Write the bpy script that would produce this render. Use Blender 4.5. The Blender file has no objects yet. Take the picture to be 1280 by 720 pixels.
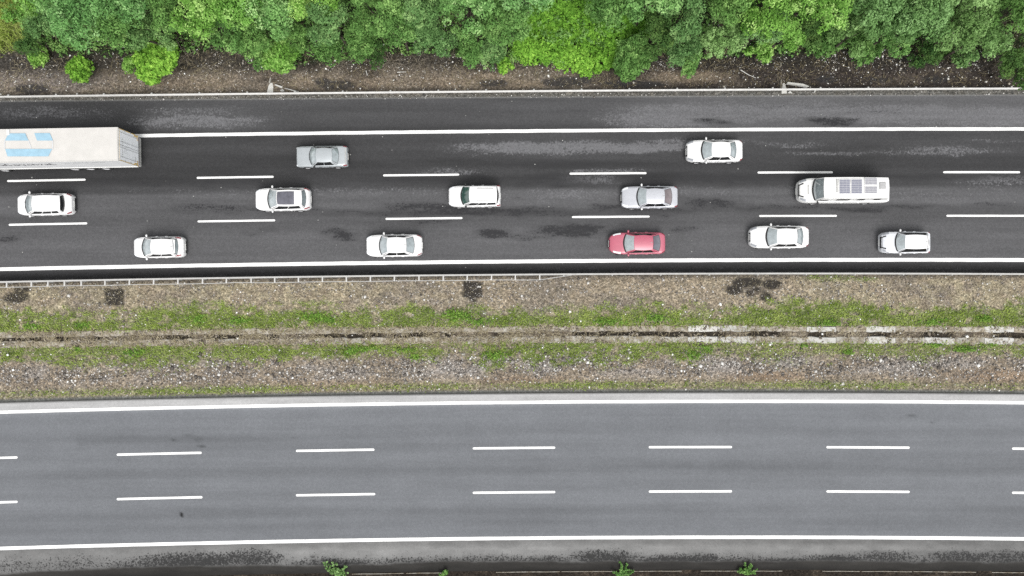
import bpy, math, random
import numpy as np
from mathutils import Vector, Matrix

# ------------------------------------------------------------------ camera, sky, sun, exposure
SC = bpy.context.scene
COL = SC.collection
S = 15.0                                   # plan units per metre (a survey grid of the site, origin top left, y down)
LENS, SENSOR = 24.0, 36.0
ALT = LENS / SENSOR * 1280.0 / S           # height of the drone above the road, 56.9 m

cam_d = bpy.data.cameras.new('camera')
cam_d.lens = LENS; cam_d.sensor_width = SENSOR; cam_d.clip_start = 0.5; cam_d.clip_end = 3000
cam = bpy.data.objects.new('camera', cam_d); COL.objects.link(cam)
cam.location = (0, 0, ALT); cam.rotation_euler = (0, 0, 0)
SC.camera = cam

SUN_EL, SUN_AZ = math.radians(60), math.radians(165)
w = bpy.data.worlds.new('World'); SC.world = w; w.use_nodes = True
nt = w.node_tree; nt.nodes.clear()
sky = nt.nodes.new('ShaderNodeTexSky'); sky.sky_type = 'NISHITA'; sky.sun_disc = False
sky.sun_elevation = SUN_EL; sky.sun_rotation = SUN_AZ
sky.air_density = 1.0; sky.dust_density = 1.0; sky.ozone_density = 1.0
hs = nt.nodes.new('ShaderNodeHueSaturation'); hs.inputs['Saturation'].default_value = 0.06
bg = nt.nodes.new('ShaderNodeBackground'); bg.inputs['Strength'].default_value = 0.135
wo = nt.nodes.new('ShaderNodeOutputWorld')
nt.links.new(sky.outputs[0], hs.inputs['Color']); nt.links.new(hs.outputs[0], bg.inputs[0]); nt.links.new(bg.outputs[0], wo.inputs[0])

sun_d = bpy.data.lights.new('sun', 'SUN'); sun_d.energy = 1.45; sun_d.angle = math.radians(34); sun_d.color = (1.0, .97, .93)
sun = bpy.data.objects.new('sun', sun_d); COL.objects.link(sun)
sdir = Vector((math.sin(SUN_AZ) * math.cos(SUN_EL), math.cos(SUN_AZ) * math.cos(SUN_EL), math.sin(SUN_EL)))
sun.rotation_euler = sdir.to_track_quat('Z', 'Y').to_euler(); sun.location = (0, -20, 40)

SC.view_settings.view_transform = 'Standard'; SC.view_settings.look = 'None'
SC.view_settings.exposure = 1.02; SC.view_settings.gamma = 1.0
SC.render.engine = 'CYCLES'
SC.cycles.max_bounces = 6; SC.cycles.use_denoising = False
GAIN = 1.95                                 # picture value of a flat sheet / its albedo

rng = np.random.default_rng(7)
random.seed(7)
ALLX = (-700, 1980)

# ------------------------------------------------------------------ helpers
def W(px, py, z=0.0):
    k = (1 - z / ALT) / S
    return ((px - 640) * k, (360 - py) * k, z)
def lin(v):
    v = np.asarray(v, float) / 255.0
    return np.where(v <= .04045, v / 12.92, ((v + .055) / 1.055) ** 2.4)
def alb(r, g=None, b=None):
    if g is None: g = b = r
    return tuple(float(c) for c in lin((r, g, b)) / GAIN)
def smooth(a, b, x):
    t = np.clip((x - a) / (b - a), 0, 1); return t * t * (3 - 2 * t)
def vnoise(x, y, seed=0):
    xi = np.floor(x); yi = np.floor(y); fx = x - xi; fy = y - yi
    fx = fx * fx * (3 - 2 * fx); fy = fy * fy * (3 - 2 * fy)
    def h(a, b):
        s = np.sin(a * 127.1 + b * 311.7 + seed * 74.7) * 43758.5453
        return s - np.floor(s)
    return (h(xi, yi) * (1 - fx) + h(xi + 1, yi) * fx) * (1 - fy) + (h(xi, yi + 1) * (1 - fx) + h(xi + 1, yi + 1) * fx) * fy
def fbm(x, y, o=3, seed=0):
    a, s, t = .5, 0, 0
    for i in range(o):
        s = s + a * vnoise(x * 2 ** i, y * 2 ** i, seed + i); t += a; a *= .5
    return s / t
def curve(pts):
    c = np.polyfit([p[0] for p in pts], [p[1] for p in pts], 2)
    return lambda x: np.polyval(c, x)
def c5(*v): return curve(list(zip((0, 320, 640, 960, 1280), v)))
def ctrl(x, pts): return np.interp(x, [p[0] for p in pts], [p[1] for p in pts])

ASPH_TOP = c5(126, 123, 121, 119.3, 118)
RAIL_TOP = c5(121.2, 117.2, 114.5, 111.8, 110.8)
LINE_U1 = c5(172.5, 167.6, 164, 161.7, 161.3)
DASH_U1 = curve([(10, 226), (106, 224.8), (247, 222.5), (341, 221.2), (480, 219.5), (573, 218.2), (713, 216.7), (807, 216.2), (948, 215.7), (1040, 215.5), (1180, 215.3), (1274, 215.3)])
DASH_U2 = curve([(12, 281), (108, 279.2), (248, 276.7), (343, 275.5), (483, 273.7), (577, 272.7), (716, 271.2), (811, 270.5), (950, 270.2), (1045, 269.8), (1184, 269.7), (1280, 269.7)])
LINE_U2 = c5(336.5, 330.8, 326.8, 325, 325)
RAIL_MED = c5(352.7, 347, 343.3, 342.2, 342.7)
CH_UP = c5(416, 411.6, 408.3, 407.7, 409)
CH_LO = c5(434.5, 430.6, 428, 427.8, 430)
GUT = c5(503, 495.5, 491.5, 490, 492)
LINE_L1 = c5(515, 508, 503.2, 501, 503.7)
DASH_L1 = curve([(10, 571.7), (199, 567.4), (419, 563.3), (642, 559.8), (863, 558.3), (1085, 559.3), (1275, 561)])
DASH_L2 = curve([(10, 627.5), (199, 622.7), (419, 618.7), (642, 615.3), (863, 614), (1085, 614.5), (1270, 616)])
LINE_L2 = c5(685.5, 677.5, 673, 671.2, 673.7)

def link(o, parent=None):
    COL.objects.link(o)
    if parent is not None: o.parent = parent
    return o
def tag(o, label=None, cat=None, group=None, kind=None):
    if label: o['label'] = label
    if cat: o['category'] = cat
    if group: o['group'] = group
    if kind: o['kind'] = kind
    return o
def empty(name, loc=(0, 0, 0), rz=0.0):
    o = bpy.data.objects.new(name, None); COL.objects.link(o)
    o.location = loc; o.rotation_euler = (0, 0, rz); o.empty_display_size = .3
    return o

class MB:
    """collects geometry for ONE mesh object"""
    def __init__(s): s.v = []; s.f = []
    def add(s, v, f):
        n = len(s.v); s.v += [tuple(map(float, p)) for p in v]; s.f += [tuple(i + n for i in q) for q in f]; return s
    def grid(s, P, flip=False):
        P = np.asarray(P); a, b = P.shape[:2]
        f = []
        for i in range(a - 1):
            for j in range(b - 1):
                q = (i * b + j, (i + 1) * b + j, (i + 1) * b + j + 1, i * b + j + 1)
                f.append(q[::-1] if flip else q)
        return s.add(P.reshape(-1, 3), f)
    def box(s, c, d, rz=0, ch=0.0):
        x, y, z = d[0] / 2, d[1] / 2, d[2] / 2
        ca, sa = math.cos(rz), math.sin(rz)
        def R(p): return (c[0] + p[0] * ca - p[1] * sa, c[1] + p[0] * sa + p[1] * ca, c[2] + p[2])
        if ch <= 0:
            vs = [(-x, -y, -z), (x, -y, -z), (x, y, -z), (-x, y, -z), (-x, -y, z), (x, -y, z), (x, y, z), (-x, y, z)]
            return s.add([R(p) for p in vs], [(3, 2, 1, 0), (4, 5, 6, 7), (0, 1, 5, 4), (1, 2, 6, 5), (2, 3, 7, 6), (3, 0, 4, 7)])
        X, Y = x - ch, y - ch
        vs = [(-x, -y, -z), (x, -y, -z), (x, y, -z), (-x, y, -z), (-x, -y, z - ch), (x, -y, z - ch), (x, y, z - ch), (-x, y, z - ch), (-X, -Y, z), (X, -Y, z), (X, Y, z), (-X, Y, z)]
        f = [(3, 2, 1, 0), (8, 9, 10, 11)]
        for i in range(4):
            j = (i + 1) % 4
            f += [(i, j, 4 + j, 4 + i), (4 + i, 4 + j, 8 + j, 8 + i)]
        return s.add([R(p) for p in vs], f)
    def bar(s, a, b, r0, r1=None, n=6):
        r1 = r0 if r1 is None else r1
        a, b = Vector(a), Vector(b); d = (b - a).normalized()
        t = d.orthogonal().normalized(); u = d.cross(t)
        vs = []
        for p, r in ((a, r0), (b, r1)):
            for k in range(n):
                q = 2 * math.pi * k / n
                vs.append(p + r * (math.cos(q) * t + math.sin(q) * u))
        f = [(k, (k + 1) % n, n + (k + 1) % n, n + k) for k in range(n)]
        f += [tuple(range(n))[::-1], tuple(range(n, 2 * n))]
        return s.add(vs, f)
    def prism(s, poly, z0, z1):
        n = len(poly)
        vs = [(x, y, z0) for x, y in poly] + [(x, y, z1) for x, y in poly]
        area = sum(poly[i][0] * poly[(i + 1) % n][1] - poly[(i + 1) % n][0] * poly[i][1] for i in range(n))
        f = [(i, (i + 1) % n, n + (i + 1) % n, n + i) for i in range(n)] + [tuple(range(n))[::-1], tuple(range(n, 2 * n))]
        if area < 0: f = [q[::-1] for q in f]
        return s.add(vs, f)
    def lathe(s, prof, axis_c, n=16, axis='y'):
        P = []
        for k in range(n + 1):
            q = 2 * math.pi * k / n
            row = []
            for r, h in prof:
                row.append((axis_c[0] + r * math.cos(q), axis_c[1] + h, axis_c[2] + r * math.sin(q)))
            P.append(row)
        return s.grid(np.array(P))
    def ell(s, c, r, nu=10, nv=6):
        P = [[(c[0] + r[0] * math.sin(math.pi * j / nv) * math.cos(2 * math.pi * i / nu), c[1] + r[1] * math.sin(math.pi * j / nv) * math.sin(2 * math.pi * i / nu), c[2] - r[2] * math.cos(math.pi * j / nv)) for j in range(nv + 1)] for i in range(nu + 1)]
        return s.grid(np.array(P))
    def mesh(s, name, mat, sm=False):
        me = bpy.data.meshes.new(name); me.from_pydata(s.v, [], s.f)
        if mat is not None: me.materials.append(mat)
        if sm: me.polygons.foreach_set('use_smooth', [True] * len(me.polygons))
        me.update(); return me
    def build(s, name, mat, parent=None, sm=False):
        return link(bpy.data.objects.new(name, s.mesh(name, mat, sm)), parent)

def np_mesh(name, V, F, mat, attrs=None, sm=False):
    V = np.asarray(V, np.float32); F = np.asarray(F, np.int32); k = F.shape[1]
    me = bpy.data.meshes.new(name)
    me.vertices.add(len(V)); me.vertices.foreach_set('co', V.ravel())
    me.loops.add(F.size); me.loops.foreach_set('vertex_index', F.ravel())
    me.polygons.add(len(F)); me.polygons.foreach_set('loop_start', np.arange(len(F), dtype=np.int32) * k)
    me.update(calc_edges=True)
    for nm, arr in (attrs or {}).items():
        arr = np.asarray(arr, np.float32)
        if arr.ndim == 1:
            a = me.attributes.new(nm, 'FLOAT', 'POINT'); a.data.foreach_set('value', arr)
        else:
            if arr.shape[1] == 3: arr = np.c_[arr, np.ones(len(arr), np.float32)]
            a = me.attributes.new(nm, 'FLOAT_COLOR', 'POINT'); a.data.foreach_set('color', arr.astype(np.float32).ravel())
    if sm: me.polygons.foreach_set('use_smooth', np.ones(len(F), bool))
    me.materials.append(mat); me.validate(); me.update()
    return me

# ------------------------------------------------------------------ materials
class NT:
    def __init__(s, name):
        s.m = bpy.data.materials.new(name); s.m.use_nodes = True
        s.t = s.m.node_tree; s.b = s.t.nodes['Principled BSDF']; s.out = s.t.nodes['Material Output']
        s._co = None
    def n(s, typ, **kw):
        nd = s.t.nodes.new(typ)
        for k, v in kw.items(): setattr(nd, k, v)
        return nd
    def l(s, a, b): s.t.links.new(a, b)
    def co(s, scale=(1, 1, 1), src='Object'):
        tc = s.n('ShaderNodeTexCoord'); mp = s.n('ShaderNodeMapping'); mp.inputs['Scale'].default_value = scale
        s.l(tc.outputs[src], mp.inputs[0]); return mp.outputs[0]
    def noise(s, scale, detail=2, rough=.5, vec=None):
        nd = s.n('ShaderNodeTexNoise'); nd.inputs['Scale'].default_value = scale; nd.inputs['Detail'].default_value = detail; nd.inputs['Roughness'].default_value = rough
        if vec is not None: s.l(vec, nd.inputs['Vector'])
        return nd.outputs['Fac']
    def cells(s, scale, vec=None):
        nd = s.n('ShaderNodeTexVoronoi'); nd.inputs['Scale'].default_value = scale
        if vec is not None: s.l(vec, nd.inputs['Vector'])
        sp = s.n('ShaderNodeSeparateColor'); s.l(nd.outputs['Color'], sp.inputs[0]); return sp.outputs[0]
    def math(s, op, a, b=None, clamp=False):
        nd = s.n('ShaderNodeMath', operation=op); nd.use_clamp = clamp
        for i, v in enumerate((a, b)):
            if v is None: continue
            if isinstance(v, (int, float)): nd.inputs[i].default_value = v
            else: s.l(v, nd.inputs[i])
        return nd.outputs[0]
    def mix(s, f, a, b, blend='MIX'):
        nd = s.n('ShaderNodeMix', data_type='RGBA', blend_type=blend)
        for sock, v in ((nd.inputs[0], f), (nd.inputs[6], a), (nd.inputs[7], b)):
            if isinstance(v, (int, float)): sock.default_value = v
            elif isinstance(v, tuple): sock.default_value = (*v[:3], 1)
            else: s.l(v, sock)
        return nd.outputs[2]
    def ramp(s, f, stops):
        nd = s.n('ShaderNodeValToRGB'); e = nd.color_ramp.elements
        while len(e) < len(stops): e.new(.5)
        for el, (p, c) in zip(e, stops):
            el.position = p; el.color = (*((c,) * 3 if isinstance(c, (int, float)) else c), 1)
        s.l(f, nd.inputs[0]); return nd.outputs[0]
    def attr(s, name, fac=True):
        nd = s.n('ShaderNodeAttribute', attribute_name=name); return nd.outputs['Fac'] if fac else nd.outputs['Color']
    def bump(s, h, strength=.3, dist=.02):
        nd = s.n('ShaderNodeBump'); nd.inputs['Strength'].default_value = strength; nd.inputs['Distance'].default_value = dist
        s.l(h, nd.inputs['Height']); s.l(nd.outputs[0], s.b.inputs['Normal'])
    def fin(s, color=None, rough=.8, spec=.3, **kw):
        if color is not None:
            if isinstance(color, tuple): s.b.inputs['Base Color'].default_value = (*color[:3], 1)
            else: s.l(color, s.b.inputs['Base Color'])
        if isinstance(rough, (int, float)): s.b.inputs['Roughness'].default_value = rough
        else: s.l(rough, s.b.inputs['Roughness'])
        s.b.inputs['Specular IOR Level'].default_value = spec
        for k, v in kw.items(): s.b.inputs[k].default_value = v
        return s.m

def simple(name, col, rough=.6, spec=.4, var=.12, scale=6.0, **kw):
    t = NT(name); n = t.noise(scale, 3, .6, t.co())
    c = t.mix(1.0, tuple(col), t.ramp(n, [(.25, 1 - var), (.75, 1 + var)]), 'MULTIPLY')
    return t.fin(c, rough, spec, **kw)

def mat_ground():
    t = NT('soil_and_stones'); v = t.co()
    base = t.attr('col', False)
    c1 = t.cells(7.5, v); c2 = t.cells(12.0, v); n = t.noise(4.0, 4, .7, v); n2 = t.noise(14, 2, .6, v)
    m = t.math('ADD', t.math('MULTIPLY', c1, .38), t.math('MULTIPLY', c2, .42)); m = t.math('ADD', m, t.math('MULTIPLY', n, .5))
    m = t.math('ADD', m, t.math('MULTIPLY', n2, .3))
    sp = t.ramp(t.math('MULTIPLY', m, .63), [(.20, .22), (.40, .72), (.56, 1.15), (.78, 2.4)])
    amp = t.attr('amp')
    c = t.mix(amp, base, t.mix(1.0, base, sp, 'MULTIPLY'))
    hue = t.noise(2.2, 3, .6, v)
    c = t.mix(t.math('MULTIPLY', amp, .8), c, t.mix(1.0, c, t.ramp(hue, [(.3, (1.03, .99, .93)), (.7, (.96, 1.0, 1.05))]), 'MULTIPLY'))
    t.bump(m, .8, .05)
    return t.fin(c, .95, .15)

def mat_asphalt_new():
    t = NT('damp_asphalt'); v = t.co(); vs = t.co((.35, 1.2, 1))
    base = t.attr('col', False)
    fine = t.noise(7, 2, .7, v); mid = t.noise(2.4, 5, .75, vs); grain = t.cells(9.5, v)
    k = t.math('ADD', t.math('MULTIPLY', t.math('SUBTRACT', fine, .5), 1.6), t.math('MULTIPLY', t.math('SUBTRACT', mid, .5), 1.9))
    k = t.math('ADD', k, t.math('MULTIPLY', t.math('SUBTRACT', grain, .5), .55))
    wet = t.math('MULTIPLY', t.math('SUBTRACT', t.math('ADD', t.math('MULTIPLY', t.attr('wet'), 2.0), k), .62), 2.0, True)
    dry = t.math('MULTIPLY', t.math('SUBTRACT', t.math('ADD', t.math('MULTIPLY', t.attr('dry'), 2.0), k), .62), 1.5, True)
    wet = t.math('MULTIPLY', wet, t.math('GREATER_THAN', t.attr('wet'), .02)); dry = t.math('MULTIPLY', dry, t.math('GREATER_THAN', t.attr('dry'), .02))
    c = t.mix(dry, base, alb(128, 128, 131)); c = t.mix(wet, c, alb(52, 52, 55))
    sp = t.math('ADD', t.math('MULTIPLY', grain, .34), t.math('MULTIPLY', fine, .5))
    c = t.mix(1.0, c, t.ramp(sp, [(.2, .86), (.42, 1.0), (.64, 1.17)]), 'MULTIPLY')
    st = t.noise(1.0, 4, .65, t.co((.03, 1.6, 1)))
    c = t.mix(1.0, c, t.ramp(st, [(.3, .90), (.7, 1.10)]), 'MULTIPLY')
    vo = t.n('ShaderNodeTexVoronoi'); vo.inputs['Scale'].default_value = 2.6; t.l(v, vo.inputs['Vector'])
    sc = t.n('ShaderNodeSeparateColor'); t.l(vo.outputs['Color'], sc.inputs[0])
    dot = t.math('MULTIPLY', t.math('LESS_THAN', vo.outputs['Distance'], .11), t.math('GREATER_THAN', sc.outputs[0], .95))
    c = t.mix(t.math('MULTIPLY', dot, sc.outputs[1]), c, (.40, .40, .38))
    t.bump(sp, .35, .015)
    r = t.ramp(wet, [(0, .85), (1, .6)])
    return t.fin(c, r, .22)

def mat_asphalt_old():
    t = NT('worn_asphalt'); v = t.co()
    base = t.attr('col', False)
    fine = t.noise(8, 2, .7, v); mid = t.noise(2.0, 5, .72, v); grain = t.cells(9, v)
    k = t.math('ADD', t.math('MULTIPLY', t.math('SUBTRACT', fine, .5), 1.6), t.math('MULTIPLY', t.math('SUBTRACT', mid, .5), 1.1))
    k = t.math('ADD', k, t.math('MULTIPLY', t.math('SUBTRACT', grain, .5), .8))
    st = t.math('MULTIPLY', t.math('SUBTRACT', t.math('ADD', t.math('MULTIPLY', t.attr('stain'), 1.7), t.math('MULTIPLY', k, 1.3)), .66), 1.9, True)
    st = t.math('MULTIPLY', st, t.math('GREATER_THAN', t.attr('stain'), .03))
    c = t.mix(st, base, alb(62, 62, 62))
    sp = t.math('ADD', t.math('MULTIPLY', grain, .4), t.math('MULTIPLY', fine, .5))
    c = t.mix(1.0, c, t.ramp(sp, [(.2, .92), (.45, 1.0), (.66, 1.09)]), 'MULTIPLY')
    s2 = t.noise(1.0, 4, .6, t.co((.025, 1.1, 1)))
    c = t.mix(1.0, c, t.ramp(s2, [(.3, .92), (.7, 1.08)]), 'MULTIPLY')
    pt = t.noise(.35, 4, .6, v)
    c = t.mix(1.0, c, t.ramp(pt, [(.3, .95), (.7, 1.05)]), 'MULTIPLY')
    t.bump(sp, .3, .012)
    return t.fin(c, .85, .2)

def mat_paint():
    t = NT('road_paint'); v = t.co(src='Generated') if False else t.co()
    n = t.noise(7, 4, .7, v); g = t.cells(18, v)
    c = t.mix(t.math('MULTIPLY', t.math('SUBTRACT', t.math('ADD', n, t.math('MULTIPLY', g, .3)), .74), 3.0, True), (.69, .69, .68), (.33, .33, .33))
    t.bump(g, .2, .01)
    return t.fin(c, .7, .3)

def mat_concrete(name, col, soil, lo, hi):
    t = NT(name); v = t.co(); oi = t.n('ShaderNodeObjectInfo')
    n = t.noise(1.6, 5, .7, v); f = t.noise(18, 3, .6, v)
    c = t.mix(1.0, tuple(col), t.ramp(f, [(.2, .75), (.8, 1.2)]), 'MULTIPLY')
    c = t.mix(1.0, c, t.ramp(oi.outputs['Random'], [(0, .82), (1, 1.10)]), 'MULTIPLY')
    sc = t.mix(1.0, tuple(soil), t.ramp(t.cells(14, v), [(0, .55), (1, 1.5)]), 'MULTIPLY')
    c = t.mix(t.ramp(n, [(lo, 1.0), (hi, 0.0)]), c, sc)
    t.bump(f, .4, .02)
    return t.fin(c, .9, .2)

def mat_leaf(name, dark, mid, light, trans=.32):
    t = NT(name)
    c = t.ramp(t.attr('tint'), [(0.0, dark), (.45, mid), (1.0, light)])
    oi = t.n('ShaderNodeObjectInfo')
    c = t.mix(1.0, c, t.ramp(oi.outputs['Random'], [(0, (.88, .92, .9)), (1, (1.10, 1.06, 1.0))]), 'MULTIPLY')
    d = t.n('ShaderNodeBsdfDiffuse'); tr = t.n('ShaderNodeBsdfTranslucent'); mx = t.n('ShaderNodeMixShader'); mx.inputs[0].default_value = trans
    t.l(c, d.inputs[0]); t.l(c, tr.inputs[0]); t.l(d.outputs[0], mx.inputs[1]); t.l(tr.outputs[0], mx.inputs[2]); t.l(mx.outputs[0], t.out.inputs[0])
    return t.m

def mat_tint(name, lo, mi, hi, rough=.9):
    t = NT(name); c = t.ramp(t.attr('tint'), [(0, lo), (.5, mi), (1, hi)])
    return t.fin(c, rough, .2)

def mat_paintwork(name, col, rough=.28, metal=0.0, spec=.5):
    t = NT(name); n = t.noise(3.0, 3, .6, t.co()); d = t.noise(40, 2, .5, t.co())
    c = t.mix(1.0, tuple(col), t.ramp(n, [(.3, .95), (.7, 1.03)]), 'MULTIPLY')
    r = t.ramp(d, [(.3, rough * .8), (.7, rough * 1.25)])
    return t.fin(c, r, spec, Metallic=metal, **{'Coat Weight': .4, 'Coat Roughness': .08})

M = {}
M['ground'] = mat_ground(); M['asph_new'] = mat_asphalt_new(); M['asph_old'] = mat_asphalt_old(); M['paint'] = mat_paint()
M['conc_pale'] = mat_concrete('pale_concrete', (.46, .455, .43), (.17, .14, .105), .30, .40)
M['conc_worn'] = mat_concrete('worn_concrete', (.36, .35, .315), (.19, .165, .125), .40, .60)
M['conc_soil'] = mat_concrete('soil_covered_concrete', (.40, .385, .345), (.225, .195, .15), .44, .68)
M['steel'] = simple('galvanised_steel', (.45, .445, .43), .6, .4, .15, 3.0)
M['steel_dull'] = simple('dull_steel', (.34, .34, .33), .6, .4, .2, 5.0)
M['white'] = mat_paintwork('white_car_paint', (.64, .64, .64))
M['white_van'] = mat_paintwork('white_van_paint', (.66, .66, .65), .4)
M['silver'] = mat_paintwork('silver_car_paint', (.44, .45, .48), .35, .25)
M['bluegrey'] = mat_paintwork('blue_grey_car_paint', (.355, .38, .395), .35, .2)
M['pearl'] = mat_paintwork('pearl_car_paint', (.56, .575, .60), .3, .1)
M['red'] = mat_paintwork('red_car_paint', (.36, .05, .095), .5, 0.0, .5)
M['red'].node_tree.nodes['Principled BSDF'].inputs['Coat Weight'].default_value = 1.0; M['red'].node_tree.nodes['Principled BSDF'].inputs['Coat IOR'].default_value = 1.8; M['red'].node_tree.nodes['Principled BSDF'].inputs['Coat Roughness'].default_value = .38
def mat_glass(name, col, ior):
    t = NT(name); n = t.noise(2.5, 3, .6, t.co())
    c = t.mix(1.0, tuple(col), t.ramp(n, [(.35, .75), (.65, 1.2)]), 'MULTIPLY')
    m = t.fin(c, .07, .5); t.b.inputs['IOR'].default_value = ior; return m
M['glass'] = mat_glass('windscreen_glass', (.235, .27, .28), 2.35)  # pale base colour stands in for part of the sky reflection
M['glass_green'] = mat_glass('green_tinted_glass', (.025, .06, .05), 1.9)
M['glass_dark'] = mat_glass('dark_window_glass', (.012, .013, .014), 1.5)
M['glass_rear'] = mat_glass('rear_window_glass', (.20, .235, .245), 2.2)
M['glass_rose'] = mat_glass('brown_tinted_glass', (.12, .095, .10), 1.9)
M['glass_roof'] = mat_glass('panoramic_roof_glass', (.085, .085, .105), 1.75)
M['black'] = simple('black_plastic', (.02, .02, .021), .55, .4)
M['tyre'] = simple('tyre_rubber', (.025, .025, .025), .85, .2)
M['rim'] = simple('alloy_rim', (.45, .45, .46), .35, .6)
M['lamp'] = simple('headlamp_glass', (.70, .72, .74), .15, .8)
M['lamp_dim'] = simple('smoked_headlamp', (.22, .23, .25), .15, .8)
M['tail'] = simple('tail_lamp_red', (.17, .02, .03), .25, .6)
M['chrome'] = simple('brushed_chrome', (.6, .6, .6), .3, .6)
M['plate'] = simple('plate_white', (.7, .7, .68), .5, .3)
M['bark'] = simple('bark', (.05, .042, .034), .95, .1, .4, 5)

# ------------------------------------------------------------------ ground sheets
UU = np.concatenate([np.arange(ALLX[0], -60, 40.0), np.arange(-60, 1340.1, 3.5), np.arange(1380, ALLX[1] + 1, 40.0)])
def sheet(name, rows, mat, fun, zfun=None, kind='structure', label=None, parent=None):
    """rows: list of functions of u giving the plan y of each row; fun(px,py)->attrs"""
    PX = np.repeat(UU[:, None], len(rows), 1); PY = np.stack([r(UU) for r in rows], 1)
    Z = zfun(PX, PY) if zfun else np.zeros_like(PX)
    V = np.stack([(PX - 640) / S, (360 - PY) / S, Z], -1).reshape(-1, 3)
    a, b = PX.shape
    i = np.arange(a - 1)[:, None] * b + np.arange(b - 1)[None]
    F = np.stack([i, i + 1, i + b + 1, i + b], -1).reshape(-1, 4)[:, ::-1]
    F = F[:, ::1]
    # upward faces
    v0, v1, v2 = V[F[0, 0]], V[F[0, 1]], V[F[0, 2]]
    if np.cross(v1 - v0, v2 - v0)[2] < 0: F = F[:, ::-1]
    at = {k: v.reshape(-1, *v.shape[2:]) for k, v in fun(PX, PY).items()}
    o = link(bpy.data.objects.new(name, np_mesh(name, V, F, mat, at, True)), parent)
    if parent is None: tag(o, label, kind=kind)
    return o
def between(f0, f1, n, pw=1.0):
    return [(lambda u, t=t: f0(u) * (1 - t) + f1(u) * t) for t in np.linspace(0, 1, n) ** pw]
def blobs(px, py, L):
    s = np.zeros_like(px)
    for cx, cy, rx, ry, a in L:
        d = np.sqrt(((px - cx) / rx) ** 2 + ((py - cy) / ry) ** 2)
        s = np.maximum(s, a * smooth(1.6, .35, d))
    return s
def greymap(v, tint=(1, 1, 1.02)):
    return np.stack([lin(np.clip(v * k, 0, 255)) for k in tint], -1) / GAIN
def mixc(c, f, rgb):
    f = np.clip(f, 0, 1)[..., None]
    return c * (1 - f) + np.array(alb(*rgb)) * f * np.array((.975, 1.0, 1.05))

# far ground, one sheet
t_ = 900.0
g = np.array([[(-t_, -t_, -.6), (t_, -t_, -.6)], [(-t_, t_, -.6), (t_, t_, -.6)]])
gm = np_mesh('ground', g.reshape(-1, 3), [(0, 1, 3, 2)], M['ground'], {'col': np.tile(np.array(alb(95, 92, 70)), (4, 1)), 'amp': np.full(4, .8)})
tag(link(bpy.data.objects.new('ground', gm)), kind='structure')

# --- carriageway with the traffic
WET = [(330, 263, 130, 3.5, .36), (600, 265, 120, 5, .5), (520, 258, 50, 6, .5), (660, 262, 60, 4, .34), (960, 259, 150, 4, .36), (820, 262, 80, 4, .4), (1120, 258, 60, 3, .36), (240, 229, 200, 7, .34), (560, 224, 130, 6, .36), (900, 222, 150, 7, .36), (1180, 222, 110, 5, .32), (700, 205, 90, 6, .34), (800, 268, 60, 3, .3), (330, 290, 30, 4, .3), (660, 296, 30, 4, .36), (565, 260, 55, 6, .55), (265, 259, 55, 5, .42), (690, 226, 60, 10, .38), (760, 259, 28, 5, .5), (885, 254, 40, 5, .5), (1075, 261, 45, 4, .5),
       (715, 287, 48, 9, .62), (428, 293, 22, 6, .6), (620, 292, 26, 6, .6), (850, 286, 25, 5, .38), (540, 276, 40, 4, .4), (470, 266, 80, 4, .35),
       (1245, 256, 40, 5, .35), (8, 299, 14, 4, .45), (565, 202, 40, 5, .2), (700, 268, 70, 5, .35), (893, 152, 25, 5, .45), (1042, 152, 32, 7, .55), (1095, 140, 60, 4, .3),
       (980, 133, 60, 3, .3), (1160, 149, 40, 4, .3), (660, 245, 40, 4, .25), (920, 225, 120, 6, .25), (1130, 225, 60, 7, .2)]
DRY = [(245, 152, 85, 9, .62), (235, 138, 70, 7, .42), (60, 141, 90, 8, .42), (60, 150, 60, 5, .2), (830, 147, 80, 14, .62), (900, 141, 110, 12, .6), (1010, 139, 120, 11, .66), (1130, 143, 130, 13, .66), (1240, 146, 100, 13, .66),
       (660, 185, 95, 8, .72), (790, 184, 95, 8, .78), (870, 179, 70, 6, .55), (1040, 192, 65, 3, .52), (985, 181, 50, 4, .4), (1180, 188, 75, 6, .48), (1250, 176, 60, 3, .3), (1160, 191, 80, 3, .4),
       (570, 216, 40, 6, .42), (755, 214, 55, 3, .5), (735, 224, 50, 6, .42), (610, 243, 40, 9, .3), (700, 243, 60, 8, .40), (460, 238, 130, 6, .30), (1240, 226, 50, 8, .45), (1010, 236, 60, 7, .2), (880, 240, 60, 7, .30), (1140, 243, 120, 8, .26), (300, 240, 150, 6, .22)]
def warped(px, py, L):
    return blobs(px + 26 * (fbm(px / 22, py / 5, 3, 14) - .5), py + 9 * (fbm(px / 26, py / 7, 3, 17) - .5), L)
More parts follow.
